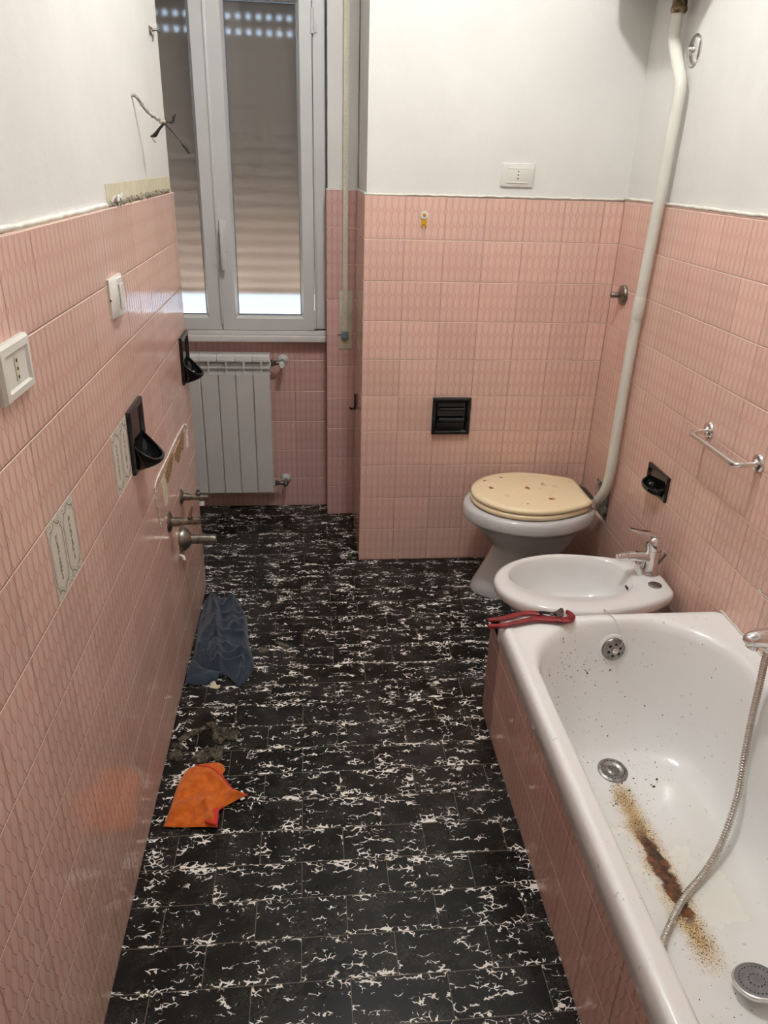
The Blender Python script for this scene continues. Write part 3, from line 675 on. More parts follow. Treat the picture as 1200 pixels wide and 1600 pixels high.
# ------------------------------------------------------------------ bathtub
ba = thing('bathtub', 'white enamelled built-in bathtub with rust streaks along the right wall', 'bathtub', (.65, -2.0, 0))
def tr_(i, z, r, il=None, ir=None, iff=None):
    il = i if il is None else il; ir = i if ir is None else ir; iff = i if iff is None else iff
    return rrect(.3145+il, XR-.001-ir, -2.86+iff, -1.172-iff, z, r, 12, 10)
def inner(dl, dr2, df, dn, z, r): return rrect(.362+dl, .926-dr2, -2.80+dn, -1.203-df, z, r, 12, 10)
s_ = MB()
s_.rings([tr_(.004, .384, .022), tr_(0, .388, .026), tr_(-.0005, .430, .028), tr_(.0015, .445, .030, ir=0), tr_(.006, .4530, .030, ir=0), tr_(.013, .4565, .030, ir=0), tr_(.022, .4560, .030, ir=0, iff=.012), tr_(.030, .4525, .032, ir=.005, iff=.016),
          inner(-.006, -.006, -.006, -.006, .4515, .205), inner(.000, .000, .000, .000, .4485, .215), inner(.007, .008, .006, .006, .440, .220), inner(.014, .014, .012, .012, .420, .222), inner(.024, .024, .028, .03, .350, .220), inner(.035, .035, .055, .06, .270, .215), inner(.048, .048, .088, .10, .200, .20),
          inner(.066, .066, .120, .15, .150, .185), inner(.090, .090, .150, .19, .120, .165), inner(.125, .125, .185, .23, .105, .14), inner(.18, .18, .24, .29, .099, .11), inner(.24, .24, .4, .4, .096, .06)], cap0=False)
tub = s_.build('tub_shell', 'enamel', ba, 70)
tubv = [v.co+ROOT[tub.name] for v in tub.data.vertices]; tubbvh = BVHTree.FromPolygons(tubv, [list(p.vertices) for p in tub.data.polygons])
CAM = Vector((-.20590, -2.93830, 1.61165)); CR = Vector((.995304317, -.092595465, .028202785)); CU = Vector((.013704173, .423230686, .905918309)); CF = Vector((.09582021, .901277908, -.422512273)); FOC = 1174.808
# mortar and sealant between tub and wall
bead([(XR-.002, -1.18, .457), (XR-.002, -1.7, .457), (XR-.002, -2.8, .457)], .0032, 9).build('sealant', 'plaster', ba, 180)
def on_tub(x, y):
    h_ = tubbvh.ray_cast(Vector((x, y, 1)), Vector((0, 0, -1))); return h_[0], h_[1]
# floor drain
p, nrm = on_tub(.613, -1.425)
dn_ = MB().lathe([(.041, -.002), (.041, .002), (.037, .0045), (.024, .004), (.020, .001), (.018, .001), (.015, .004), (.008, .005), (0, .0045)], p+nrm*.002, nrm, 36)
dro = dn_.build('drain', 'steel', ba, 40)
q = Vector((0, 0, 1)).rotation_difference(nrm); hm = MB()
for rr_, cnt, sz in ((.031, 22, .0019), (.0115, 9, .0016), (.005, 5, .0015)):
    for k in range(cnt):
        t = 2*PI*k/cnt; hm.lathe([(sz, 0), (0, .0003)], p+nrm*.002+q @ Vector((rr_*math.cos(t), rr_*math.sin(t), .0048 if rr_ > .02 else .0058)), nrm, 8)
hm.build('drain_holes', 'dark', dro)
# overflow on the far inner wall
hit = tubbvh.ray_cast(CAM, (CF+CR*(958-600)/FOC-CU*(1014-800)/FOC).normalized())
p, nrm = hit[0], hit[1]
ov = MB().lathe([(.034, -.004), (.034, .002), (.031, .006), (.024, .0085), (.010, .010), (0, .010)], p+nrm*.001, nrm, 36).build('overflow_plate', 'steel', ba, 50)
MB().lathe([(.046, -.004), (.046, .0), (.042, .0025), (.035, .003)], p-nrm*.0005, nrm, 36, False, False).build('overflow_ring', 'enamel', ba, 60)
q = Vector((0, 0, 1)).rotation_difference(nrm); hm = MB()
for k in range(6):
    t = 2*PI*k/6+.3; hm.lathe([(.0046, 0), (0, .0004)], p+nrm*.0104+q @ Vector((.017*math.cos(t), .017*math.sin(t), 0)), nrm, 12)
hm.build('overflow_holes', 'dark', ov)
MB().lathe([(.008, 0), (.008, .006), (.004, .009), (.004, .014), (0, .015)], p+nrm*.010, nrm, 14).build('plug_hook', 'chrome', ov, 40)
# ball chain from the rim to the overflow
ce_ = p+nrm*.020; cp = cr([(.632, -1.166, .40), (.630, -1.164, .455), (.630, -1.174, .4605), (.640, -1.195, .457), (.650, -1.207, .445), (ce_.x+.012, ce_.y-.002, .410), (ce_.x+.006, ce_.y, ce_.z+.012), ce_], 12)
ch = MB(); acc = 0
for i in range(1, len(cp)):
    acc += (cp[i]-cp[i-1]).length
    if acc > .0042: ch.lathe([(0, -.0017), (.0012, -.0012), (.0017, 0), (.0012, .0012), (0, .0017)], cp[i], (0, 0, 1), 8); acc = 0
ch.tube(cp, .0005, 5); ch.build('plug_chain', 'chrome', ba, 60)

# tiled masonry apron
ap = MB()
ap.box(.337, .375, -2.90, -1.168, 0, .386)
ap.box(.337, XR, -1.150, -1.034, 0, .345)
ap.box(.337, .375, -1.168, -1.034, 0, .345).box(.337, .375, -1.168, -1.12, .345, .384)
apo = ap.build('wall_bath_apron', 'tile_panel'); struct(apo)

# rusty grit and flakes lying in the tub
fk = MB(); rnd = random.Random(11)
def flake(p, n_, s):
    t = n_.orthogonal().normalized(); b_ = n_.cross(t); k = rnd.randint(4, 6); a0 = rnd.random()*6
    st_ = rnd.uniform(.35, 1)
    pts = []
    for i in range(k):
        a = a0+2*PI*i/k; r_ = s*rnd.uniform(.5, 1)
        pts.append(p+n_*.0004+t*math.cos(a)*r_+b_*math.sin(a)*r_*st_)
    fk.rings([pts, [x+n_*.0006 for x in pts]])
def spray(x0, y0, sx, sy, n_, s0, s1, px=True):
    for _ in range(n_):
        ix = rnd.gauss(x0, sx); iy = rnd.gauss(y0, sy)
        h_ = tubbvh.ray_cast(CAM, (CF+CR*(ix-600)/FOC-CU*(iy-800)/FOC).normalized())
        if h_[0] and h_[0].z < .44 and .33 < h_[0].x < .95: flake(h_[0], h_[1], s0+(s1-s0)*rnd.random()**3)
spray(895, 1045, 30, 28, 120, .0006, .0038)
spray(905, 1110, 45, 45, 60, .0006, .0032)
spray(960, 1110, 60, 50, 70, .0005, .0030)
spray(985, 1190, 45, 30, 90, .0005, .0034)
spray(975, 1235, 24, 18, 90, .0005, .0040)
spray(1040, 1180, 60, 45, 40, .0005, .0028)
spray(1000, 1290, 30, 40, 90, .0004, .0022)
spray(1045, 1390, 30, 60, 200, .0004, .0020)
spray(1105, 1490, 20, 28, 110, .0004, .0018)
spray(1150, 1570, 26, 12, 14, .0006, .0024)
for ix, iy, s in ((983, 1235, .006), (1026, 1218, .007), (1022, 1229, .008), (987, 1255, .006), (962, 1256, .005), (1063, 1448, .004), (1014, 1367, .004), (1098, 1007, .004), (1007, 1103, .004), (944, 1030, .004), (953, 1047, .005)):
    h_ = tubbvh.ray_cast(CAM, (CF+CR*(ix-600)/FOC-CU*(iy-800)/FOC).normalized()); flake(h_[0], h_[1], s)
tag(fk.build('grit_flakes', 'flake'), 'dark rusty grit and flakes scattered over the bathtub bottom and sloping end', 'grit', kind='stuff')

# ------------------------------------------------------------------ bath mixer, hose, hand shower
bm_ = thing('bath_mixer', 'chrome wall mixer above the bathtub rim at the right picture edge', 'tap', (.9, -1.55, .6))
my, mz = -1.530, .605
q = MB()
q.tube([(XR-.02, my, mz), (.925, my, mz), (.89, my, mz), (.852, my, mz-.001), (.832, my, mz-.006), (.822, my, mz-.014)], [.030, .029, .026, .022, .019, .011], 22, 5)
q.tube([(.846, my, mz-.004), (.842, my, mz-.020), (.840, my, mz-.027)], [.0150, .0155, .0150], 18, 3)
q.lathe([(.040, 0), (.040, .006), (.030, .016), (.028, .03)], (XR, my, mz), (-1, 0, 0), 28)
q.build('mixer_body', 'chrome', bm_, 60)
MB().lathe([(.021, 0), (.022, .01), (.022, .045), (.018, .058), (0, .062)], (.905, my, mz+.022), (0, 0, 1), 24).build('cartridge_cap', 'chrome', bm_, 50)
L = cr([(.915, my, mz+.085), (.890, my, mz+.096), (.858, my+.004, mz+.110), (.828, my+.008, mz+.126)], 5); R = []
for i, p in enumerate(L):
    f_ = i/(len(L)-1); w = .013*(1-f_)+.008*f_; hh = .008*(1-f_)+.0035*f_
    R.append([p+Vector((0, w*math.cos(2*PI*k/14), hh*math.sin(2*PI*k/14))) for k in range(14)])
MB().rings(R).build('lever', 'chrome', bm_, 60)
MB().lathe([(.011, 0), (.012, .003), (.012, .014), (.0095, .018)], (.886, my, mz-.022), (0, 0, -1), 6).build('hose_outlet', 'chrome', bm_, 40)

def hose(pts, r, pitch):
    P = cr(pts, 60); out = []; rr = []; acc = 0; last = P[0]
    # resample by small steps and swell every coil
    step = pitch/4; D = [P[0]]; carry = 0
    for i in range(1, len(P)):
        seg = (P[i]-P[i-1]).length; d = step-carry
        while d <= seg: D.append(P[i-1].lerp(P[i], d/seg)); d += step
        carry = seg-(d-step)
    for i in range(len(D)): rr.append(r*(1.0 if i % 4 in (1, 2) else .60))
    return MB().tube(D, rr, 12)
ho = thing('shower_hose', 'coiled metal shower hose hanging from the mixer and lying across the bathtub', 'hose', (.886, -1.53, .56))
hp = [(.886, -1.530, .572), (.886, -1.530, .53), (.886, -1.536, .47), (.880, -1.552, .37), (.866, -1.587, .252), (.834, -1.640, .200), (.768, -1.716, .142), (.703, -1.772, .114), (.628, -1.828, .106), (.557, -1.902, .106), (.525, -1.946, .107), (.497, -2.03, .107), (.495, -2.14, .107), (.54, -2.27, .106), (.66, -2.33, .106), (.80, -2.27, .112), (.838, -2.15, .130)]
# keep the hose outside the tub surface
hp2 = []
for p in cr(hp, 4):
    lo = tubbvh.find_nearest(p)
    if lo[0] is not None:
        n_ = lo[1]; d = (p-lo[0]).dot(n_)
        if d < .0092: p = p+n_*(.0092-d)
    hp2.append(p)
hose(hp2, .0090, .0072).build('hose_coil', 'hose', ho, 180)
hs = thing('hand_shower', 'round grey hand shower head lying face up on the bathtub bottom', 'shower head', (.70, -2.04, .12))
hc = Vector((.679, -2.038, .128)); hn = Vector((-.10, .22, 1)).normalized(); q = Vector((0, 0, 1)).rotation_difference(hn)
MB().lathe([(.0, -.026), (.018, -.025), (.036, -.017), (.046, -.006), (.0475, .000), (.0455, .003), (.0425, .0035)], hc, hn, 40, cap1=False).build('head_shell', 'chrome', hs, 60)
fp_ = MB().lathe([(.043, .002), (.041, .0035), (.024, .0035), (.022, .0025), (0, .0022)], hc, hn, 36, cap0=False).build('spray_plate', simple('grey spray plate', (.17, .165, .165), .35, nscale=60, namt=.15), hs, 50)
hm = MB()
for rr_, cnt, sz in ((.0335, 28, .0016), (.0155, 13, .0013)):
    for k in range(cnt):
        t = 2*PI*k/cnt; hm.lathe([(sz, 0), (sz*.7, .0012), (0, .0014)], hc+q @ Vector((rr_*math.cos(t), rr_*math.sin(t), .0032)), hn, 8)
hm.build('nozzles', 'dark', fp_, 40)
MB().tube([hc+Vector((.030, 0, -.010)), hc+Vector((.06, -.015, -.008)), hc+Vector((.11, -.055, -.004)), hc+Vector((.162, -.11, .002))], [.014, .013, .0115, .010], 16, 5).build('handle', 'chrome', hs, 60)

# ------------------------------------------------------------------ pliers
pi_ = thing('water_pump_pliers', 'red handled adjustable pliers lying on the corner of the bathtub rim', 'pliers', (.40, -1.20, .457))
def bar(path, w, z0, h, mat, name, sm=6):
    P = cr([(a, b_, 0) for a, b_ in path], sm); ws = w
    R = []
    for i, p in enumerate(P):
        f_ = i/(len(P)-1)*(len(ws)-1); k = min(int(f_), len(ws)-2); wd = ws[k]+(ws[k+1]-ws[k])*(f_-k)
        t = (P[min(i+1, len(P)-1)]-P[max(0, i-1)]).normalized(); n_ = Vector((-t.y, t.x, 0)); wd *= 1.2
        R.append([Vector((p.x, p.y, z0))+n_*wd*.5*a+Vector((0, 0, h*c)) for a, c in ((-1, .15), (-.75, 0), (.75, 0), (1, .15), (1, .75), (.6, 1), (-.6, 1), (-1, .75))])
    return MB().rings(R).build(name, mat, pi_, 40)
bar([(.280, -1.207), (.325, -1.199), (.370, -1.182), (.405, -1.176), (.440, -1.184), (.470, -1.203), (.492, -1.219)], [.010, .013, .013, .014, .017, .016, .014], .4585, .009, 'red', 'handle')
bar([(.272, -1.238), (.310, -1.236), (.360, -1.222), (.410, -1.208), (.455, -1.210), (.490, -1.218)], [.010, .013, .013, .015, .020, .018], .4585, .010, 'red', 'handle')
bar([(.482, -1.219), (.505, -1.218), (.519, -1.204), (.518, -1.186), (.513, -1.176)], [.018, .020, .017, .012, .006], .4590, .011, 'red', 'lower_jaw')
bar([(.440, -1.186), (.468, -1.196), (.486, -1.190), (.496, -1.176), (.500, -1.168)], [.014, .022, .022, .014, .008], .4600, .012, 'tool_steel', 'upper_jaw')
bar([(.430, -1.186), (.450, -1.192), (.476, -1.204)], [.008, .010, .008], .4690, .0045, 'dark', 'slot')
MB().lathe([(.006, 0), (.006, .003), (.004, .005), (0, .0055)], (.462, -1.200, .4695), n=14).build('pivot_bolt', 'tool_steel', pi_, 40)

# ------------------------------------------------------------------ right wall fittings
tb = thing('towel_bar', 'chrome towel bar on the right wall above the bathtub corner', 'towel rail', (XR, -1.045, .915))
ya, yb, zb = -.912, -1.182, .913
MB().tube(cr([(XR-.006, ya, zb), (XR-.035, ya, zb-.001)], 2)+cr([(XR-.050, ya-.001, zb-.003), (XR-.058, ya-.006, zb-.004), (XR-.061, ya-.016, zb-.005)], 3)+cr([(XR-.061, ya-.03, zb-.005), (XR-.061, yb+.03, zb-.005)], 2)+cr([(XR-.061, yb+.016, zb-.005), (XR-.058, yb+.006, zb-.004), (XR-.050, yb+.001, zb-.003)], 3)+[Vector((XR-.006, yb, zb))], .0080, 14).build('rail', 'chrome', tb, 60)
for y in (ya, yb):
    fo = MB().lathe([(.025, 0), (.0255, .004), (.022, .009), (.012, .011), (.008, .016)], (XR, y, zb+.003), (-1, 0, 0), 26).build('flange', 'chrome', tb, 40)
    for dz in (-.014, .016): MB().lathe([(.003, 0), (0, .001)], (XR-.0095, y, zb+.003+dz), (-1, 0, 0), 10).build('screw', 'dark', fo)

def soap(root, xw, sx, y0, y1, z0, z1, ext, zr, rise, nm='dish'):
    """black ceramic plate with a projecting bowl; sx=+1 projects to +x"""
    n_ = 5; pl = MB(); d = .011
    def fr_(a, c, x): return [(xw+sx*x, y0+a, z0+c), (xw+sx*x, y1-a, z0+c), (xw+sx*x, y1-a, z1-c), (xw+sx*x, y0+a, z1-c)]
    pl.rings([fr_(0, 0, 0), fr_(0, 0, d*.7), fr_(.003, .003, d), fr_(.012, .012, d), fr_(.018, .018, d*.45)])
    pl.build('back_plate', 'black', root, 35)
    cy = (y0+y1)/2; hy = (y1-y0)/2-.012; NA, NR = 22, 8
    outer = []; inn = []
    R = []
    # cross-section rings: from the bottom centre outwards and back over the rim
    for k in range(NR+1):
        f_ = k/NR; ring = []
        for a in range(NA+1):
            t = PI*a/NA; r_ = math.sin(f_*PI/2)**.8
            y = cy-hy*math.cos(t)*(.35+.65*r_); x = ext*math.sin(t)*r_
            zz = zr-.034*(1-f_)**.9+rise*(1-math.sin(t))**1.5*f_
            ring.append((xw+sx*(x+d*.4), y, zz))
        R.append(ring)
    for k in range(NR, -1, -1):
        f_ = k/NR; ring = []
        for a in range(NA+1):
            t = PI*a/NA; r_ = math.sin(f_*PI/2)**.8
            y = cy-(hy-.006)*math.cos(t)*(.35+.65*r_); x = (ext-.006)*math.sin(t)*r_
            zz = zr+.0015-.026*(1-f_)**.9+rise*(1-math.sin(t))**1.5*f_
            ring.append((xw+sx*(x+d*.4), y, zz))
        R.append(ring)
    MB().rings(R, False, False, closed=False).build(nm, 'black', root, 60)
sd = thing('soap_dish', 'black ceramic soap dish on the right wall above the bidet', 'soap dish', (XR, -.668, .65))
soap(sd, XR, -1, -.745, -.590, .602, .690, .048, .634, .012, 'tray')
t1 = thing('soap_holder', 'tall black ceramic holder on the left wall beside a decorated tile', 'soap holder', (XL, -1.105, .97), 'black holders on the left wall')
soap(t1, XL, 1, -1.181, -1.034, .895, 1.055, .062, .920, .050)
t2 = t1.copy(); C.objects.link(t2); t2.location = (XL, -.288, .97); t2['label'] = 'tall black ceramic holder at the far end of the left wall near the window'
for c_ in list(t1.children):
    d_ = c_.copy(); C.objects.link(d_); d_.parent = t2

kn = thing('stop_valve', 'round dark chrome stop valve on the right wall beside the flush pipe', 'valve', (XR, -.126, 1.181))
MB().lathe([(.037, 0), (.038, .006), (.034, .012), (.022, .015), (.018, .018)], (XR, -.126, 1.181), (-1, 0, 0), 30).build('rosette', 'dull_chrome', kn, 40)
MB().lathe([(.010, 0), (.010, .034), (.008, .037), (0, .038)], (XR-.014, -.126, 1.181), (-1, 0, 0), 20).build('spindle', 'dull_chrome', kn, 40)
sv = thing('chrome_rosette', 'chrome pipe rosette high on the white right wall behind the flush pipe bend', 'rosette', (XR+TH, -.35, 1.947))
MB().lathe([(.044, 0), (.044, .004), (.038, .008), (.028, .010), (.014, .011), (.012, .014)], (XR+TH, -.352, 1.947), (-1, 0, 0), 34).build('cover_disc', 'chrome', sv, 40)
MB().lathe([(.010, 0), (.011, .004), (.009, .010), (.006, .012), (0, .013)], (XR-.003, -.351, 1.948), (-1, 0, 0), 18).build('stub', 'chrome', sv, 40)

# ------------------------------------------------------------------ toilet wall fittings
ph = thing('paper_holder', 'square black ceramic paper holder on the toilet wall', 'toilet paper holder', (.371, 0, .67))
y_ = [(.0, 0), (.018, 0), (.024, .005), (.025, .014), (.020, .020), (.006, .026)]
def sq(a, y): return [(.292+a, y, .592+a), (.450-a, y, .592+a), (.450-a, y, .748-a), (.292+a, y, .748-a)]
MB().rings([sq(0, 0), sq(0, -.014), sq(.004, -.019), sq(.012, -.019), sq(.019, -.012), sq(.022, -.003)]).build('surround', 'black', ph, 30)
MB().tube([(.318, -.013, .655), (.424, -.013, .655)], .011, 16).tube([(.318, -.010, .70), (.424, -.010, .70)], .006, 10).build('roller', 'black', ph, 50)
so = thing('wall_socket', 'white plug socket on the plaster above the toilet wall tiles', 'socket', (.558, .008, 1.579))
MB().box(.497, .618, .000, .008, 1.540, 1.619, .003).build('cover_plate', 'plastic', so, 30)
def sockface(root, fn, name='socket_insert'):
    o = MB(); fn(o, -.024, .024, -.024, .024, .0, .0016).build(name, 'plastic', root, 30)
    return o
MB().box(.522, .594, -.0012, .001, 1.5575, 1.6015, .001).build('socket_insert', 'plastic', so, 30)
MB().box(.522, .594, -.0024, .001, 1.600, 1.6035, .0008).build('ridge', 'white_plastic', so)
MB().box(.518, .598, -.003, .001, 1.553, 1.5575, .0008).build('ridge', 'white_plastic', so)
hm = MB().box(.5525, .5645, -.0022, 0, 1.563, 1.597).build('pin_slot', 'white_plastic', so)
for dz in (-.0115, 0, .0115): MB().lathe([(.0027, 0), (0, .0004)], (.5585, -.0023, 1.580+dz), (0, -1, 0), 10).build('pin_hole', 'dark', hm)
da = thing('daisy_hook', 'small yellow hook with a white daisy on the toilet wall tiles', 'hook', (.221, 0, 1.43))
pt = MB(); cx, cz = .221, 1.438
for k in range(8):
    t = 2*PI*k/8+.2; ux, uz = math.cos(t), math.sin(t)
    ring = []
    for d, y in ((0, -.003), (0, -.007)):
        ring.append([(cx+ux*(.005+.010*(.5-.5*math.cos(2*PI*j/12)))-uz*.0045*math.sin(2*PI*j/12), y, cz+uz*(.005+.010*(.5-.5*math.cos(2*PI*j/12)))+ux*.0045*math.sin(2*PI*j/12)) for j in range(12)])
    pt.rings(ring)
pt.build('petals', 'white_plastic', da, 40)
MB().lathe([(.0065, 0), (.006, .003), (.003, .005), (0, .0055)], (cx, -.006, cz), (0, -1, 0), 16).build('flower_centre', 'yellow', da, 50)
hk = MB().box(cx-.010, cx+.010, -.004, 0, 1.405, 1.430, .0015).box(cx-.010, cx-.004, -.004, 0, 1.396, 1.408, .0015).box(cx+.004, cx+.010, -.004, 0, 1.396, 1.408, .0015)
hk.tube([(cx-.006, -.003, 1.403), (cx-.006, -.012, 1.396), (cx-.006, -.016, 1.402)], .0022, 8, 3).tube([(cx+.006, -.003, 1.403), (cx+.006, -.012, 1.396), (cx+.006, -.016, 1.402)], .0022, 8, 3)
hk.build('hook_plate', 'yellow', da, 40)
nh = thing('wall_hook', 'small black coat hook on the tiled side wall beside the radiator', 'hook', (0, .34, .62))
MB().box(-.008, 0, .331, .349, .590, .662, .003).tube([(-.006, .34, .597), (-.020, .34, .592), (-.028, .34, .600)], .0045, 10, 4).build('hook_body', 'black', nh, 50)

# ------------------------------------------------------------------ left wall fittings
sk = thing('switch_socket', 'ivory framed plug socket on the left wall tiles at the picture edge', 'socket', (XL, -1.80, 1.32))
def fr2(a, c, x): return [(XL+x, -1.866+a, 1.280+c), (XL+x, -1.744-a, 1.280+c), (XL+x, -1.744-a, 1.362-c), (XL+x, -1.866+a, 1.362-c)]
MB().rings([fr2(0, 0, 0), fr2(0, 0, .006), fr2(.004, .004, .011), fr2(.014, .014, .012), fr2(.018, .017, .008)]).build('surround', 'plastic', sk, 35)
hm = MB().box(XL+.006, XL+.0095, -1.811, -1.798, 1.303, 1.339, .0005).build('pin_slot', 'beige', sk)
for dz in (-.012, 0, .012): MB().lathe([(.003, 0), (0, .0005)], (XL+.0096, -1.8045, 1.321+dz), (1, 0, 0), 10).build('pin_hole', 'dark', hm)
sw = thing('light_switch', 'ivory rocker light switch plate on the glossy left wall tiles', 'switch', (XL, -1.15, 1.32))
s_ = MB(); R = []
for i in range(13):
    f_ = i/12; y = -1.205+.115*f_; d = .005+.011*math.sin(PI*f_)**.8
    z0_, z1_ = 1.278, 1.362
    R.append([(XL, y, z0_), (XL+d*.8, y, z0_), (XL+d, y, z0_+.003), (XL+d, y, z1_-.003), (XL+d*.8, y, z1_), (XL, y, z1_)])
s_.rings(R); s_.build('cover_plate', 'plastic', sw, 40)
MB().prism([(-1.165, 1.293), (-1.130, 1.293), (-1.130, 1.348), (-1.165, 1.348)], lambda a, b_, d: (XL+d, a, b_), .0155, .0185).build('rocker', 'plastic', sw, 30, bevel=.001)
MB().lathe([(.0022, 0), (0, .001)], (XL+.005, -1.2055, 1.318), (0, -1, 0), 8).build('clip_hole', 'dark', sw)
for i, (y0, lab) in enumerate(((-1.784, 'cream decorated tile with two scrolled panels, the one nearer the plug socket'), (-1.334, 'cream decorated tile with two scrolled panels touching the black holder'))):
    o = MB().box(XL-.002, XL+.0006, y0+.0006, y0+.1484, .9012, 1.0492, .0004, 1).build('decorated_tile', decor_mat('scroll tile print', y0, .90))
    tag(o, lab, 'tile', 'decorated tiles on the left wall')

def tapvalve(root, y, z, r, L_, kind):
    MB().lathe([(r, 0), (r, .003), (r*.82, .008), (r*.55, .011)], (XL, y, z), (1, 0, 0), 26).build('rosette', 'dull_chrome', root, 40)
    return None
a1 = thing('angle_valve', 'dull chrome angle valve with white cap on the left wall, farthest of the three stubs', 'valve', (XL, -.583, .572))
tapvalve(a1, -.583, .574, .026, .08, 0)
MB().tube([(XL+.006, -.583, .574), (XL+.030, -.583, .573), (XL+.0305, -.583, .573), (XL+.090, -.583, .571), (XL+.094, -.583, .571)], [.0125, .0125, .0095, .0105, .004], 18).tube([(XL+.066, -.583, .571), (XL+.066, -.583, .555)], .008, 12).build('valve_body', 'dull_chrome', a1, 40)
MB().lathe([(.010, 0), (.0105, .004), (.0105, .016), (.008, .018), (0, .018)], (XL+.066, -.583, .560), (0, 0, -1), 18).build('outlet_cap', 'white_plastic', a1, 40)
MB().lathe([(.009, 0), (.010, .003), (.008, .010), (.005, .013), (.005, .02), (0, .021)], (XL+.058, -.583, .579), (0, 0, 1), 14).build('valve_spindle', 'dull_chrome', a1, 40)
a2 = thing('angle_valve', 'tarnished angle valve with a small lever on the left wall, middle of the three stubs', 'valve', (XL, -.815, .592))
tapvalve(a2, -.815, .592, .032, .09, 0)
MB().tube([(XL+.006, -.815, .592), (XL+.034, -.815, .593), (XL+.0345, -.815, .593), (XL+.0375, -.815, .593), (XL+.038, -.815, .593), (XL+.096, -.815, .596)], [.0145, .0145, .0125, .0125, .0105, .0120], 18).build('valve_body', 'dull_chrome', a2, 40)
MB().tube([(XL+.066, -.815, .600), (XL+.066, -.812, .616), (XL+.072, -.806, .640)], [.0065, .0045, .003], 10, 3).lathe([(.008, 0), (.008, .006), (0, .007)], (XL+.066, -.818, .604), (0, 0, 1), 10).build('lever', 'brass', a2, 40)
a3 = thing('drain_pipe_stub', 'open metal drain pipe stub with a cone rosette on the left wall', 'pipe', (XL, -.655, .452))
MB().lathe([(.041, 0), (.042, .004), (.040, .014), (.032, .026), (.021, .034), (.018, .036)], (XL, -.655, .452), (1, 0, 0), 32).build('cone_rosette', 'dull_chrome', a3, 50)
MB().tube([(XL+.02, -.655, .452), (XL+.085, -.655, .451), (XL+.116, -.655, .450)], [.0165, .0165, .0155], 22, caps=False).build('drain_tube', 'dull_chrome', a3, 50, solid=0)
q = MB(); rnd = random.Random(5)
q.rings([[Vector((XL+.112+.006*rnd.random(), -.655+.0155*math.cos(2*PI*k/18)*f_, .450+.0155*math.sin(2*PI*k/18)*f_)) for k in range(18)] for f_ in (1.0, .85, .6)], False, True)
q.build('limescale_edge', 'brass', a3)
for i, (y, z, lab) in enumerate(((-.700, .405, 'small white wall plug hanging in a tile joint below the drain stub'),)):
    o = MB().tube([(XL-.002, y, z+.012), (XL+.012, y, z+.004), (XL+.017, y-.012, z-.004)], [.003, .0055, .0045], 8, 3).tube([(XL+.012, y, z+.002), (XL+.010, y+.012, z-.006)], .003, 6, 2).build('wall_plug', 'white_plastic', None, 60)
    tag(o, lab, 'wall plug')

# glue and plaster left where a backsplash was pulled off
gr = thing('adhesive_residue', 'strip of white sealant and brown glue where a fixture was removed from the left wall', 'residue', (XL, -.66, .75))
rnd = random.Random(3)
def blob_line(pts, r0, r1, seed):
    rd = random.Random(seed); P = cr(pts, 14); rr = []
    for i in range(len(P)): rr.append(r0+(r1-r0)*rd.random()**2)
    P = [Vector((XL+.0005, p.y+rd.uniform(-.001, .001), p.z+rd.uniform(-.001, .001))) for p in P]
    return MB().tube(P, rr, 6)
blob_line([(0, -.955, .752), (0, -.93, .775), (0, -.73, .776), (0, -.57, .777), (0, -.405, .770)], .0015, .0035, 1).build('sealant_line', 'plaster', gr, 180)
blob_line([(0, -.385, .762), (0, -.362, .735), (0, -.368, .700), (0, -.375, .672)], .0025, .0055, 2).build('sealant_line', 'plaster', gr, 180)
blob_line([(0, -.955, .750), (0, -.958, .715), (0, -.945, .66), (0, -.935, .63)], .001, .0045, 4).build('sealant_line', 'cream_plaster', gr, 180)
def smear(poly, name, mat, d=.0014, seed=0):
    """irregular low relief patch on the left wall, polygon in (y, z)"""
    rd = random.Random(seed); P = cr([(a, b_, 0) for a, b_ in poly+[poly[0]]], 7)[:-1]
    P = [(p.x+rd.uniform(-.005, .005), p.y+rd.uniform(-.004, .004)) for p in P]
    return MB().prism(P, lambda a, b_, dd: (XL+dd, a, b_), -.001, d).build(name, mat, gr)
smear([(-.62, .742), (-.50, .750), (-.44, .755), (-.43, .728), (-.46, .700), (-.50, .712), (-.55, .690), (-.60, .71)], 'glue_smear', 'brown_glue', .0012, 1)
smear([(-.80, .748), (-.68, .762), (-.64, .745), (-.68, .720), (-.74, .705), (-.78, .71)], 'glue_smear', 'brown_glue', .0008, 2)
smear([(-.86, .745), (-.82, .750), (-.79, .70), (-.80, .655), (-.83, .650), (-.85, .68)], 'glue_smear', 'cream_plaster', .0005, 3)

# exposed plaster and crumbling adhesive along the top of the left wall tiles
ep = thing('exposed_plaster', 'band of bare cream plaster with crumbling grey adhesive above the left wall tiles', 'plaster', (XL, -.65, 1.52))
MB().prism([(-1.083, 1.503), (-.215, 1.503), (-.245, 1.548), (-.6, 1.549), (-1.085, 1.549)], lambda a, b_, d: (XL-TH+d, a, b_), -.001, .0012).build('bare_band', 'cream_plaster', ep)
rnd = random.Random(21); q = MB()
for i in range(150):
    y = -1.07+.80*i/150+rnd.uniform(-.004, .004); s = rnd.uniform(.004, .010)
    c_ = Vector((XL-.005+rnd.uniform(-.003, .003), y, 1.505+rnd.uniform(-.001, .006)))
    bm = bmesh.new(); bmesh.ops.create_icosphere(bm, subdivisions=1, radius=s)
    for v in bm.verts: v.co = Vector((v.co.x*.7, v.co.y*1.3, v.co.z*.8))*rnd.uniform(.75, 1.2)
    bm.verts.index_update(); q.add([v.co+c_ for v in bm.verts], [[v.index for v in f_.verts] for f_ in bm.faces]); bm.free()
o = q.build('crumbled_adhesive', 'adhesive', ep)
q = MB()
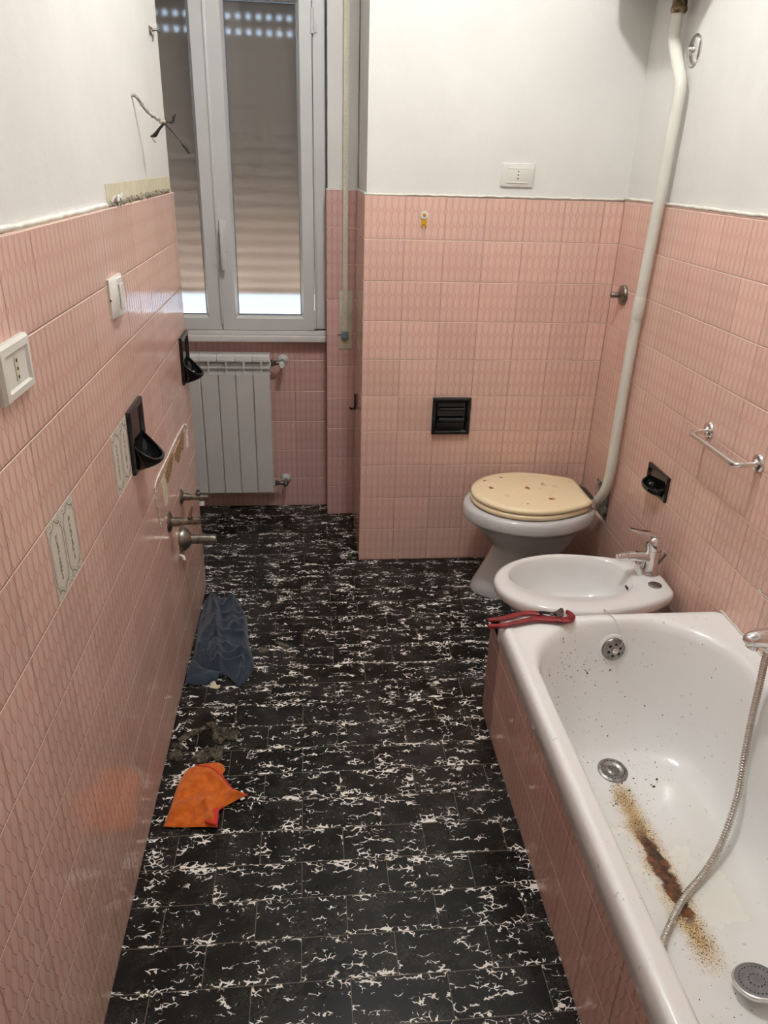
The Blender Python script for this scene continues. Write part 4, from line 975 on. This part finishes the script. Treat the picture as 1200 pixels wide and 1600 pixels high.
for i in range(9):
    y = -1.06+rnd.uniform(0, .09); a = rnd.uniform(-1, 1)
    q.tube([(XL-.004, y, 1.508), (XL+.004, y+.012*a, 1.516+rnd.uniform(0, .012)), (XL+.006, y+.02*a, 1.512)], [.002, .003, .001], 6, 2)
q.build('torn_flakes', 'white_plastic', ep)
# vertical chased crack
cb = thing('torn_cable', 'torn grey electrical cable with black taped ends poking out of the left wall', 'cable', (XL-TH, -.70, 1.742))
w = MB().tube([(XL-.012, -.700, 1.744), (XL+.002, -.690, 1.745), (XL+.020, -.668, 1.715), (XL+.040, -.655, 1.700), (XL+.052, -.652, 1.694)], [.004, .0045, .0038, .0045, .0045], 8, 6)
for p_ in ((.012, -.678, 1.728), (.022, -.667, 1.714), (.034, -.66, 1.703), (.045, -.655, 1.696), (.052, -.652, 1.690), (.060, -.65, 1.690), (.070, -.648, 1.686)):
    w.lathe([(0, -.005), (.0052, -.002), (.0058, .001), (.003, .005), (0, .006)], (XL+p_[0], p_[1], p_[2]), (1, .2, -.4), 7)
w.build('sheath', 'wire_grey', cb, 60)
MB().tube([(XL+.062, -.65, 1.686), (XL+.080, -.65, 1.668), (XL+.100, -.65, 1.645), (XL+.108, -.65, 1.635), (XL+.122, -.65, 1.616)], [.0034, .0022, .0022, .0052, .0036], 8, 4).build('taped_end', 'tape', cb, 60)
MB().tube([(XL+.060, -.65, 1.686), (XL+.046, -.65, 1.672), (XL+.034, -.65, 1.658), (XL+.022, -.65, 1.654)], [.0032, .0036, .0058, .0018], 8, 4).build('taped_end', 'tape', cb, 60)
MB().tube([(XL+.066, -.65, 1.688), (XL+.082, -.65, 1.690), (XL+.086, -.65, 1.700), (XL+.092, -.65, 1.709)], [.0035, .0030, .0036, .0010], 8, 4).build('bare_wire', 'tape', cb, 60)
MB().tube([(XL+.026, -.65, 1.650), (XL+.034, -.65, 1.640)], [.0015, .002], 6).build('bare_wire', 'wire_grey', cb, 60)
pc = thing('pipe_clip', 'small metal clip screwed to the left wall edge beside the window', 'clip', (XL-TH, -.33, 1.93))
MB().box(XL-TH, XL-TH+.003, -.36, -.30, 1.922, 1.944, .001).tube([(XL-TH+.002, -.33, 1.934), (XL+.008, -.325, 1.938), (XL+.014, -.315, 1.932)], .003, 8, 3).tube([(XL-TH+.002, -.35, 1.934), (XL+.001, -.352, 1.925), (XL, -.354, 1.905)], .0022, 6, 3).build('clip_body', 'dull_chrome', pc, 60)

# ------------------------------------------------------------------ cloths
def coons(bot, right, top, left, nu, nv):
    """grid filled between four boundary curves (all running the same way as their opposite)"""
    def rs(c, n_):
        P = cr([(a, b_, 0) for a, b_ in c], 12); L_ = [0]
        for i in range(1, len(P)): L_.append(L_[-1]+(P[i]-P[i-1]).length)
        out = []; j = 0
        for k in range(n_+1):
            d = L_[-1]*k/n_
            while j < len(P)-2 and L_[j+1] < d: j += 1
            f_ = (d-L_[j])/max(1e-9, L_[j+1]-L_[j]); out.append(P[j].lerp(P[j+1], min(1, f_)))
        return out
    B, T_, L_, R_ = rs(bot, nu), rs(top, nu), rs(left, nv), rs(right, nv); G = []
    for j in range(nv+1):
        v = j/nv; row = []
        for i in range(nu+1):
            u = i/nu
            p = B[i]*(1-v)+T_[i]*v+L_[j]*(1-u)+R_[j]*u-(B[0]*(1-u)*(1-v)+B[nu]*u*(1-v)+T_[0]*(1-u)*v+T_[nu]*u*v)
            row.append(p)
        G.append(row)
    return G
def cloth(G, hf, name, mat, parent, thick=.002, keep=.95):
    nv = len(G)-1; nu = len(G[0])-1; vs = []; fs = []
    for j, row in enumerate(G):
        for i, p in enumerate(row): vs.append(Vector((p.x, p.y, .0026+max(0, hf(p, i/nu, j/nv)))))
    for j in range(nv):
        for i in range(nu): a = j*(nu+1)+i; fs.append((a, a+1, a+nu+2, a+nu+1))
    o = MB().add(vs, fs).build(name, mat, parent, 180)
    md = o.modifiers.new('thickness', 'SOLIDIFY'); md.thickness = thick; md.offset = -1
    md = o.modifiers.new('soft', 'SUBSURF'); md.levels = 1; md.render_levels = 1
    return o, vs
bt = thing('blue_cloth', 'crumpled slate blue fleece cloth on the floor against the left wall', 'cloth', (-.54, -.6, 0))
def seg(p, a, b_):
    a = Vector(a); b_ = Vector(b_); d = b_-a; t = max(0, min(1, (p.xy-a).dot(d)/d.length_squared)); q = a+d*t
    return (p.xy-q).length, t
FOLDS = [  # ridge line a-b, width, height
    ((-.60, -.33), (-.555, -.62), .022, .028), ((-.555, -.62), (-.53, -.80), .016, .028), ((-.53, -.34), (-.500, -.55), .022, .022), ((-.59, -.42), (-.61, -.66), .022, .014),
    ((-.515, -.66), (-.44, -.72), .016, .012), ((-.54, -.72), (-.43, -.70), .013, .014), ((-.545, -.765), (-.46, -.745), .012, .014), ((-.565, -.66), (-.555, -.78), .012, .018), ((-.585, -.70), (-.565, -.80), .012, .016),
    ((-.47, -.40), (-.455, -.60), .022, .012), ((-.54, -.50), (-.47, -.52), .014, .007), ((-.545, -.45), (-.48, -.46), .012, .006), ((-.55, -.57), (-.46, -.60), .016, .008)]
def hb(p, u, v):
    e_ = min(u, 1-u, v, 1-v); env = min(1, e_/.10)
    h_ = .014*env+.003
    for a, b_, w_, hh in FOLDS:
        d, t = seg(p, a, b_); h_ += hh*math.exp(-(d/w_)**2*1.6)*min(1, e_/.05)
    wv = Vector((p.x+.03*noise.noise(Vector((p.x*14, p.y*9, 7))), p.y+.03*noise.noise(Vector((p.x*11, p.y*9, 9))), 0))
    n1 = abs(noise.noise(Vector((wv.x*17, wv.y*5, 2)))); n2 = abs(noise.noise(Vector((wv.x*8+wv.y*7, wv.y*11-wv.x*5, 5))))
    h_ += env*(.016*(1-min(1, n1*2.2))**2+.004*(1-min(1, n2*2.2))**2)-.004*env
    return h_+.0016*env*noise.noise(Vector((p.x*90, p.y*60, 4)))
G = coons([(-.628, -.705), (-.595, -.765), (-.54, -.80), (-.50, -.815), (-.455, -.878)], [(-.455, -.878), (-.425, -.82), (-.412, -.752), (-.44, -.62), (-.452, -.50), (-.468, -.43), (-.518, -.30)],
          [(-.634, -.325), (-.60, -.292), (-.56, -.300), (-.518, -.30)], [(-.628, -.705), (-.633, -.60), (-.637, -.50), (-.636, -.40), (-.634, -.325)], 60, 110)
cloth(G, hb, 'towel_sheet', 'blue', bt, .0025)
G = coons([(-.636, -.845), (-.60, -.86), (-.57, -.855), (-.53, -.84)], [(-.53, -.84), (-.525, -.815), (-.52, -.79)], [(-.632, -.70), (-.610, -.735), (-.575, -.775), (-.52, -.79)], [(-.636, -.845), (-.637, -.78), (-.632, -.70)], 40, 30)
cloth(G, lambda p, u, v: (.004+.022*math.sin(PI*v)**.7*(1-u*.4)+.003*noise.noise(Vector((p.x*50, p.y*40, 1))))*min(1, u/.06+.2), 'folded_corner', 'blue', bt, .0025)
q = MB(); rd = random.Random(8); bv = None
og = thing('orange_cloth', 'orange microfibre cloth with red stitched edge folded on the floor', 'cloth', (-.50, -1.35, 0))
def hor(p, u, v):
    e_ = min(u, 1-u, v, 1-v); env = min(1, e_/.07); h_ = .004+.006*env
    for a, b_, w_, hh in [((-.585, -1.40), (-.500, -1.375), .026, .010), ((-.500, -1.385), (-.483, -1.44), .016, .014), ((-.505, -1.27), (-.430, -1.345), .022, .006), ((-.56, -1.33), (-.52, -1.26), .03, .006), ((-.43, -1.36), (-.405, -1.36), .02, .012)]:
        d, t = seg(p, a, b_); h_ += hh*math.exp(-(d/w_)**2*1.6)*(.25+.75*env)
    return h_+.0015*noise.noise(Vector((p.x*40, p.y*40, 3)))*env
bo = [(-.607, -1.449), (-.56, -1.455), (-.51, -1.457), (-.468, -1.462)]; ri = [(-.468, -1.462), (-.468, -1.425), (-.470, -1.405), (-.43, -1.378), (-.394, -1.358)]
to_ = [(-.552, -1.232), (-.505, -1.246), (-.468, -1.285), (-.436, -1.332), (-.394, -1.358)]; le = [(-.607, -1.449), (-.598, -1.385), (-.592, -1.31), (-.575, -1.25), (-.552, -1.232)]
G = coons(bo, ri, to_, le, 60, 50)
oc_, vs = cloth(G, hor, 'cloth_sheet', 'orange', og, .0022)
nu = 60
edge = [vs[50*61+i]+Vector((0, 0, .0008)) for i in range(61)]; edge2 = [vs[j*61+60]+Vector((0, 0, .0008)) for j in range(51)]
MB().tube(edge, .0030, 6).build('stitched_edge', 'red_stitch', og, 180); MB().tube(edge2[:28], .0030, 6).build('stitched_edge', 'red_stitch', og, 180)
G = coons([(-.545, -1.236), (-.515, -1.245), (-.490, -1.262), (-.472, -1.278)], [(-.472, -1.278), (-.466, -1.265), (-.463, -1.252)], [(-.535, -1.226), (-.505, -1.222), (-.480, -1.226), (-.463, -1.252)], [(-.545, -1.236), (-.540, -1.230), (-.535, -1.226)], 24, 10)
cloth(G, lambda p, u, v: .003+.004*math.sin(PI*v)+.002*u, 'back_flap', 'orange', og, .0022)
G = coons([(-.500, -1.448), (-.485, -1.458), (-.468, -1.462)], [(-.468, -1.462), (-.467, -1.44), (-.464, -1.412)], [(-.488, -1.415), (-.476, -1.407), (-.464, -1.412)], [(-.500, -1.448), (-.497, -1.43), (-.488, -1.415)], 12, 14)
cloth(G, lambda p, u, v: .013+.010*u*(1-u)*2, 'red_hem', 'red_stitch', og, .0015)
MB().box(-.412, -.400, -1.374, -1.368, .010, .012, rot=Matrix.Rotation(.5, 3, 'Z')).build('care_label', 'white_plastic', og)

# ------------------------------------------------------------------ debris on the floor
def rubble(poly, name, h_, label, seed, mat='rubble', cat='debris', group=None):
    rd = random.Random(seed); P = cr([(a, b_, 0) for a, b_ in poly+[poly[0]]], 5)[:-1]
    P = [Vector((p.x+rd.uniform(-.004, .004), p.y+rd.uniform(-.004, .004), 0)) for p in P]; c_ = sum(P, Vector())/len(P)
    R = [[Vector((p.x, p.y, .0002)) for p in P]]
    for f_, hh in ((.97, .5), (.86, .9), (.7, 1.0), (.52, .9), (.34, 1.05), (.15, .9)):
        R.append([Vector((c_.x+(p.x-c_.x)*f_, c_.y+(p.y-c_.y)*f_, h_*hh*(.45+.9*rd.random()))) for p in P])
    o = MB().rings(R).build(name, mat); tag(o, label, cat, group); return o
g_ = 'dried mortar crusts between the two cloths'
rubble([(-.545, -1.045), (-.522, -1.040), (-.512, -1.078), (-.47, -1.075), (-.438, -1.095), (-.455, -1.125), (-.475, -1.118), (-.49, -1.136), (-.515, -1.125), (-.52, -1.09)], 'mortar_crust', .010, 'largest olive grey mortar crust on the floor, right of the others', 1, group=g_)
rubble([(-.625, -1.118), (-.60, -1.085), (-.57, -1.078), (-.545, -1.058), (-.548, -1.075), (-.575, -1.10), (-.60, -1.118)], 'mortar_crust', .007, 'long thin olive grey mortar crust on the floor near the left wall', 2, group=g_)
rubble([(-.560, -1.175), (-.525, -1.160), (-.49, -1.150), (-.478, -1.165), (-.485, -1.21), (-.51, -1.205), (-.53, -1.215), (-.57, -1.205)], 'mortar_crust', .010, 'olive grey mortar crust touching the top of the orange cloth', 3, group=g_)
rubble([(-.635, -1.175), (-.615, -1.160), (-.598, -1.180), (-.600, -1.200), (-.628, -1.198)], 'mortar_crust', .008, 'small mortar crust against the left wall above the orange cloth', 4, group=g_)
rubble([(-.636, -1.135), (-.618, -1.128), (-.600, -1.150), (-.625, -1.155)], 'mortar_crust', .006, 'tiny mortar crust lying beside the white wall plug', 5, group=g_)
rubble([(-.405, -.655), (-.385, -.640), (-.365, -.648), (-.37, -.675), (-.395, -.682)], 'dust_clump', .004, 'small brown dust clump right of the blue cloth', 6)
rubble([(-.355, -.60), (-.325, -.612), (-.292, -.645), (-.30, -.665), (-.33, -.64)], 'dust_clump', .003, 'thin pale dust clump farthest right of the blue cloth', 7)
for (x, y, a, L_, lab) in ((-.628, -1.062, 1.3, .030, 'thin white wall plug leaning by the left wall, farthest of three'), (-.632, -1.108, .3, .014, 'stubby white wall plug touching the left wall'), (-.594, -1.146, -.8, .026, 'white wall plug lying on the floor beside the mortar crusts')):
    d = Vector((math.cos(a), math.sin(a), 0))*L_/2; c_ = Vector((x, y, .004))
    o = MB().tube([c_-d, c_-d*.6, c_+d*.7, c_+d], [.0035, .0026, .0026, .004], 8).build('wall_plug', 'white_plastic', None, 60)
    tag(o, lab, 'wall plug', 'wall plugs on the floor')
o = MB().prism([(-.553, -.868), (-.528, -.876), (-.518, -.868), (-.533, -.852), (-.540, -.822), (-.549, -.826)], lambda a, b_, d: (a, b_, .001+d+(.012 if b_ > -.84 else 0)), 0, .0012).build('plaster_chip', 'cream_plaster')
tag(o, 'pale plaster chip on the floor under the near edge of the blue cloth', 'chip')

# ------------------------------------------------------------------ lamp, daylight, camera
lp = thing('ceiling_lamp', 'round globe lamp on the bathroom ceiling', 'lamp', (.10, -1.18, HC))
lc = Vector((.10, -1.18, HC-.13))
MB().lathe([(.055, 0), (.055, .02), (.03, .035)], (lc.x, lc.y, HC), (0, 0, -1), 24).build('lamp_base', 'plastic', lp, 40)
MB().lathe([(.075*math.sin(PI*k/14), -.075*math.cos(PI*k/14)) for k in range(15)], lc, (0, 0, 1), 28).build('lamp_globe', 'lamp', lp, 180)
w = bpy.data.worlds.new('sky'); bpy.context.scene.world = w; w.use_nodes = True
bg = w.node_tree.nodes['Background']; bg.inputs[0].default_value = (.62, .80, 1.0, 1); bg.inputs[1].default_value = 1.7
# unseen slab added outside to shade the upper part of the shutter, and hazy daylight from behind the house
bs = MB().box(-3.0, 2.0, .955, 1.62, 2.46, 2.60, .005).build('shade_slab', 'stone'); struct(bs)
sun = bpy.data.lights.new('sun', 'SUN'); sun.energy = 20.0; sun.angle = math.radians(16); sun.color = (1, .965, .92)
sn = bpy.data.objects.new('sun', sun); C.objects.link(sn); sn.location = (-.6, 3, 4)
sn.rotation_euler = Vector((.05, 1, 1.32)).to_track_quat('Z', 'Y').to_euler()

cam = bpy.data.cameras.new('camera'); co = bpy.data.objects.new('camera', cam); C.objects.link(co)
cam.sensor_fit = 'VERTICAL'; cam.sensor_height = 36; cam.lens = FOC/1600*36; cam.clip_start = .02
m = Matrix((( CR.x, CU.x, -CF.x, CAM.x), (CR.y, CU.y, -CF.y, CAM.y), (CR.z, CU.z, -CF.z, CAM.z), (0, 0, 0, 1)))
co.matrix_world = m
S = bpy.context.scene; S.camera = co
S.view_settings.view_transform = 'Standard'; S.view_settings.look = 'None'; S.view_settings.gamma = 1; S.view_settings.exposure = 0.0
S.view_settings.use_curve_mapping = False
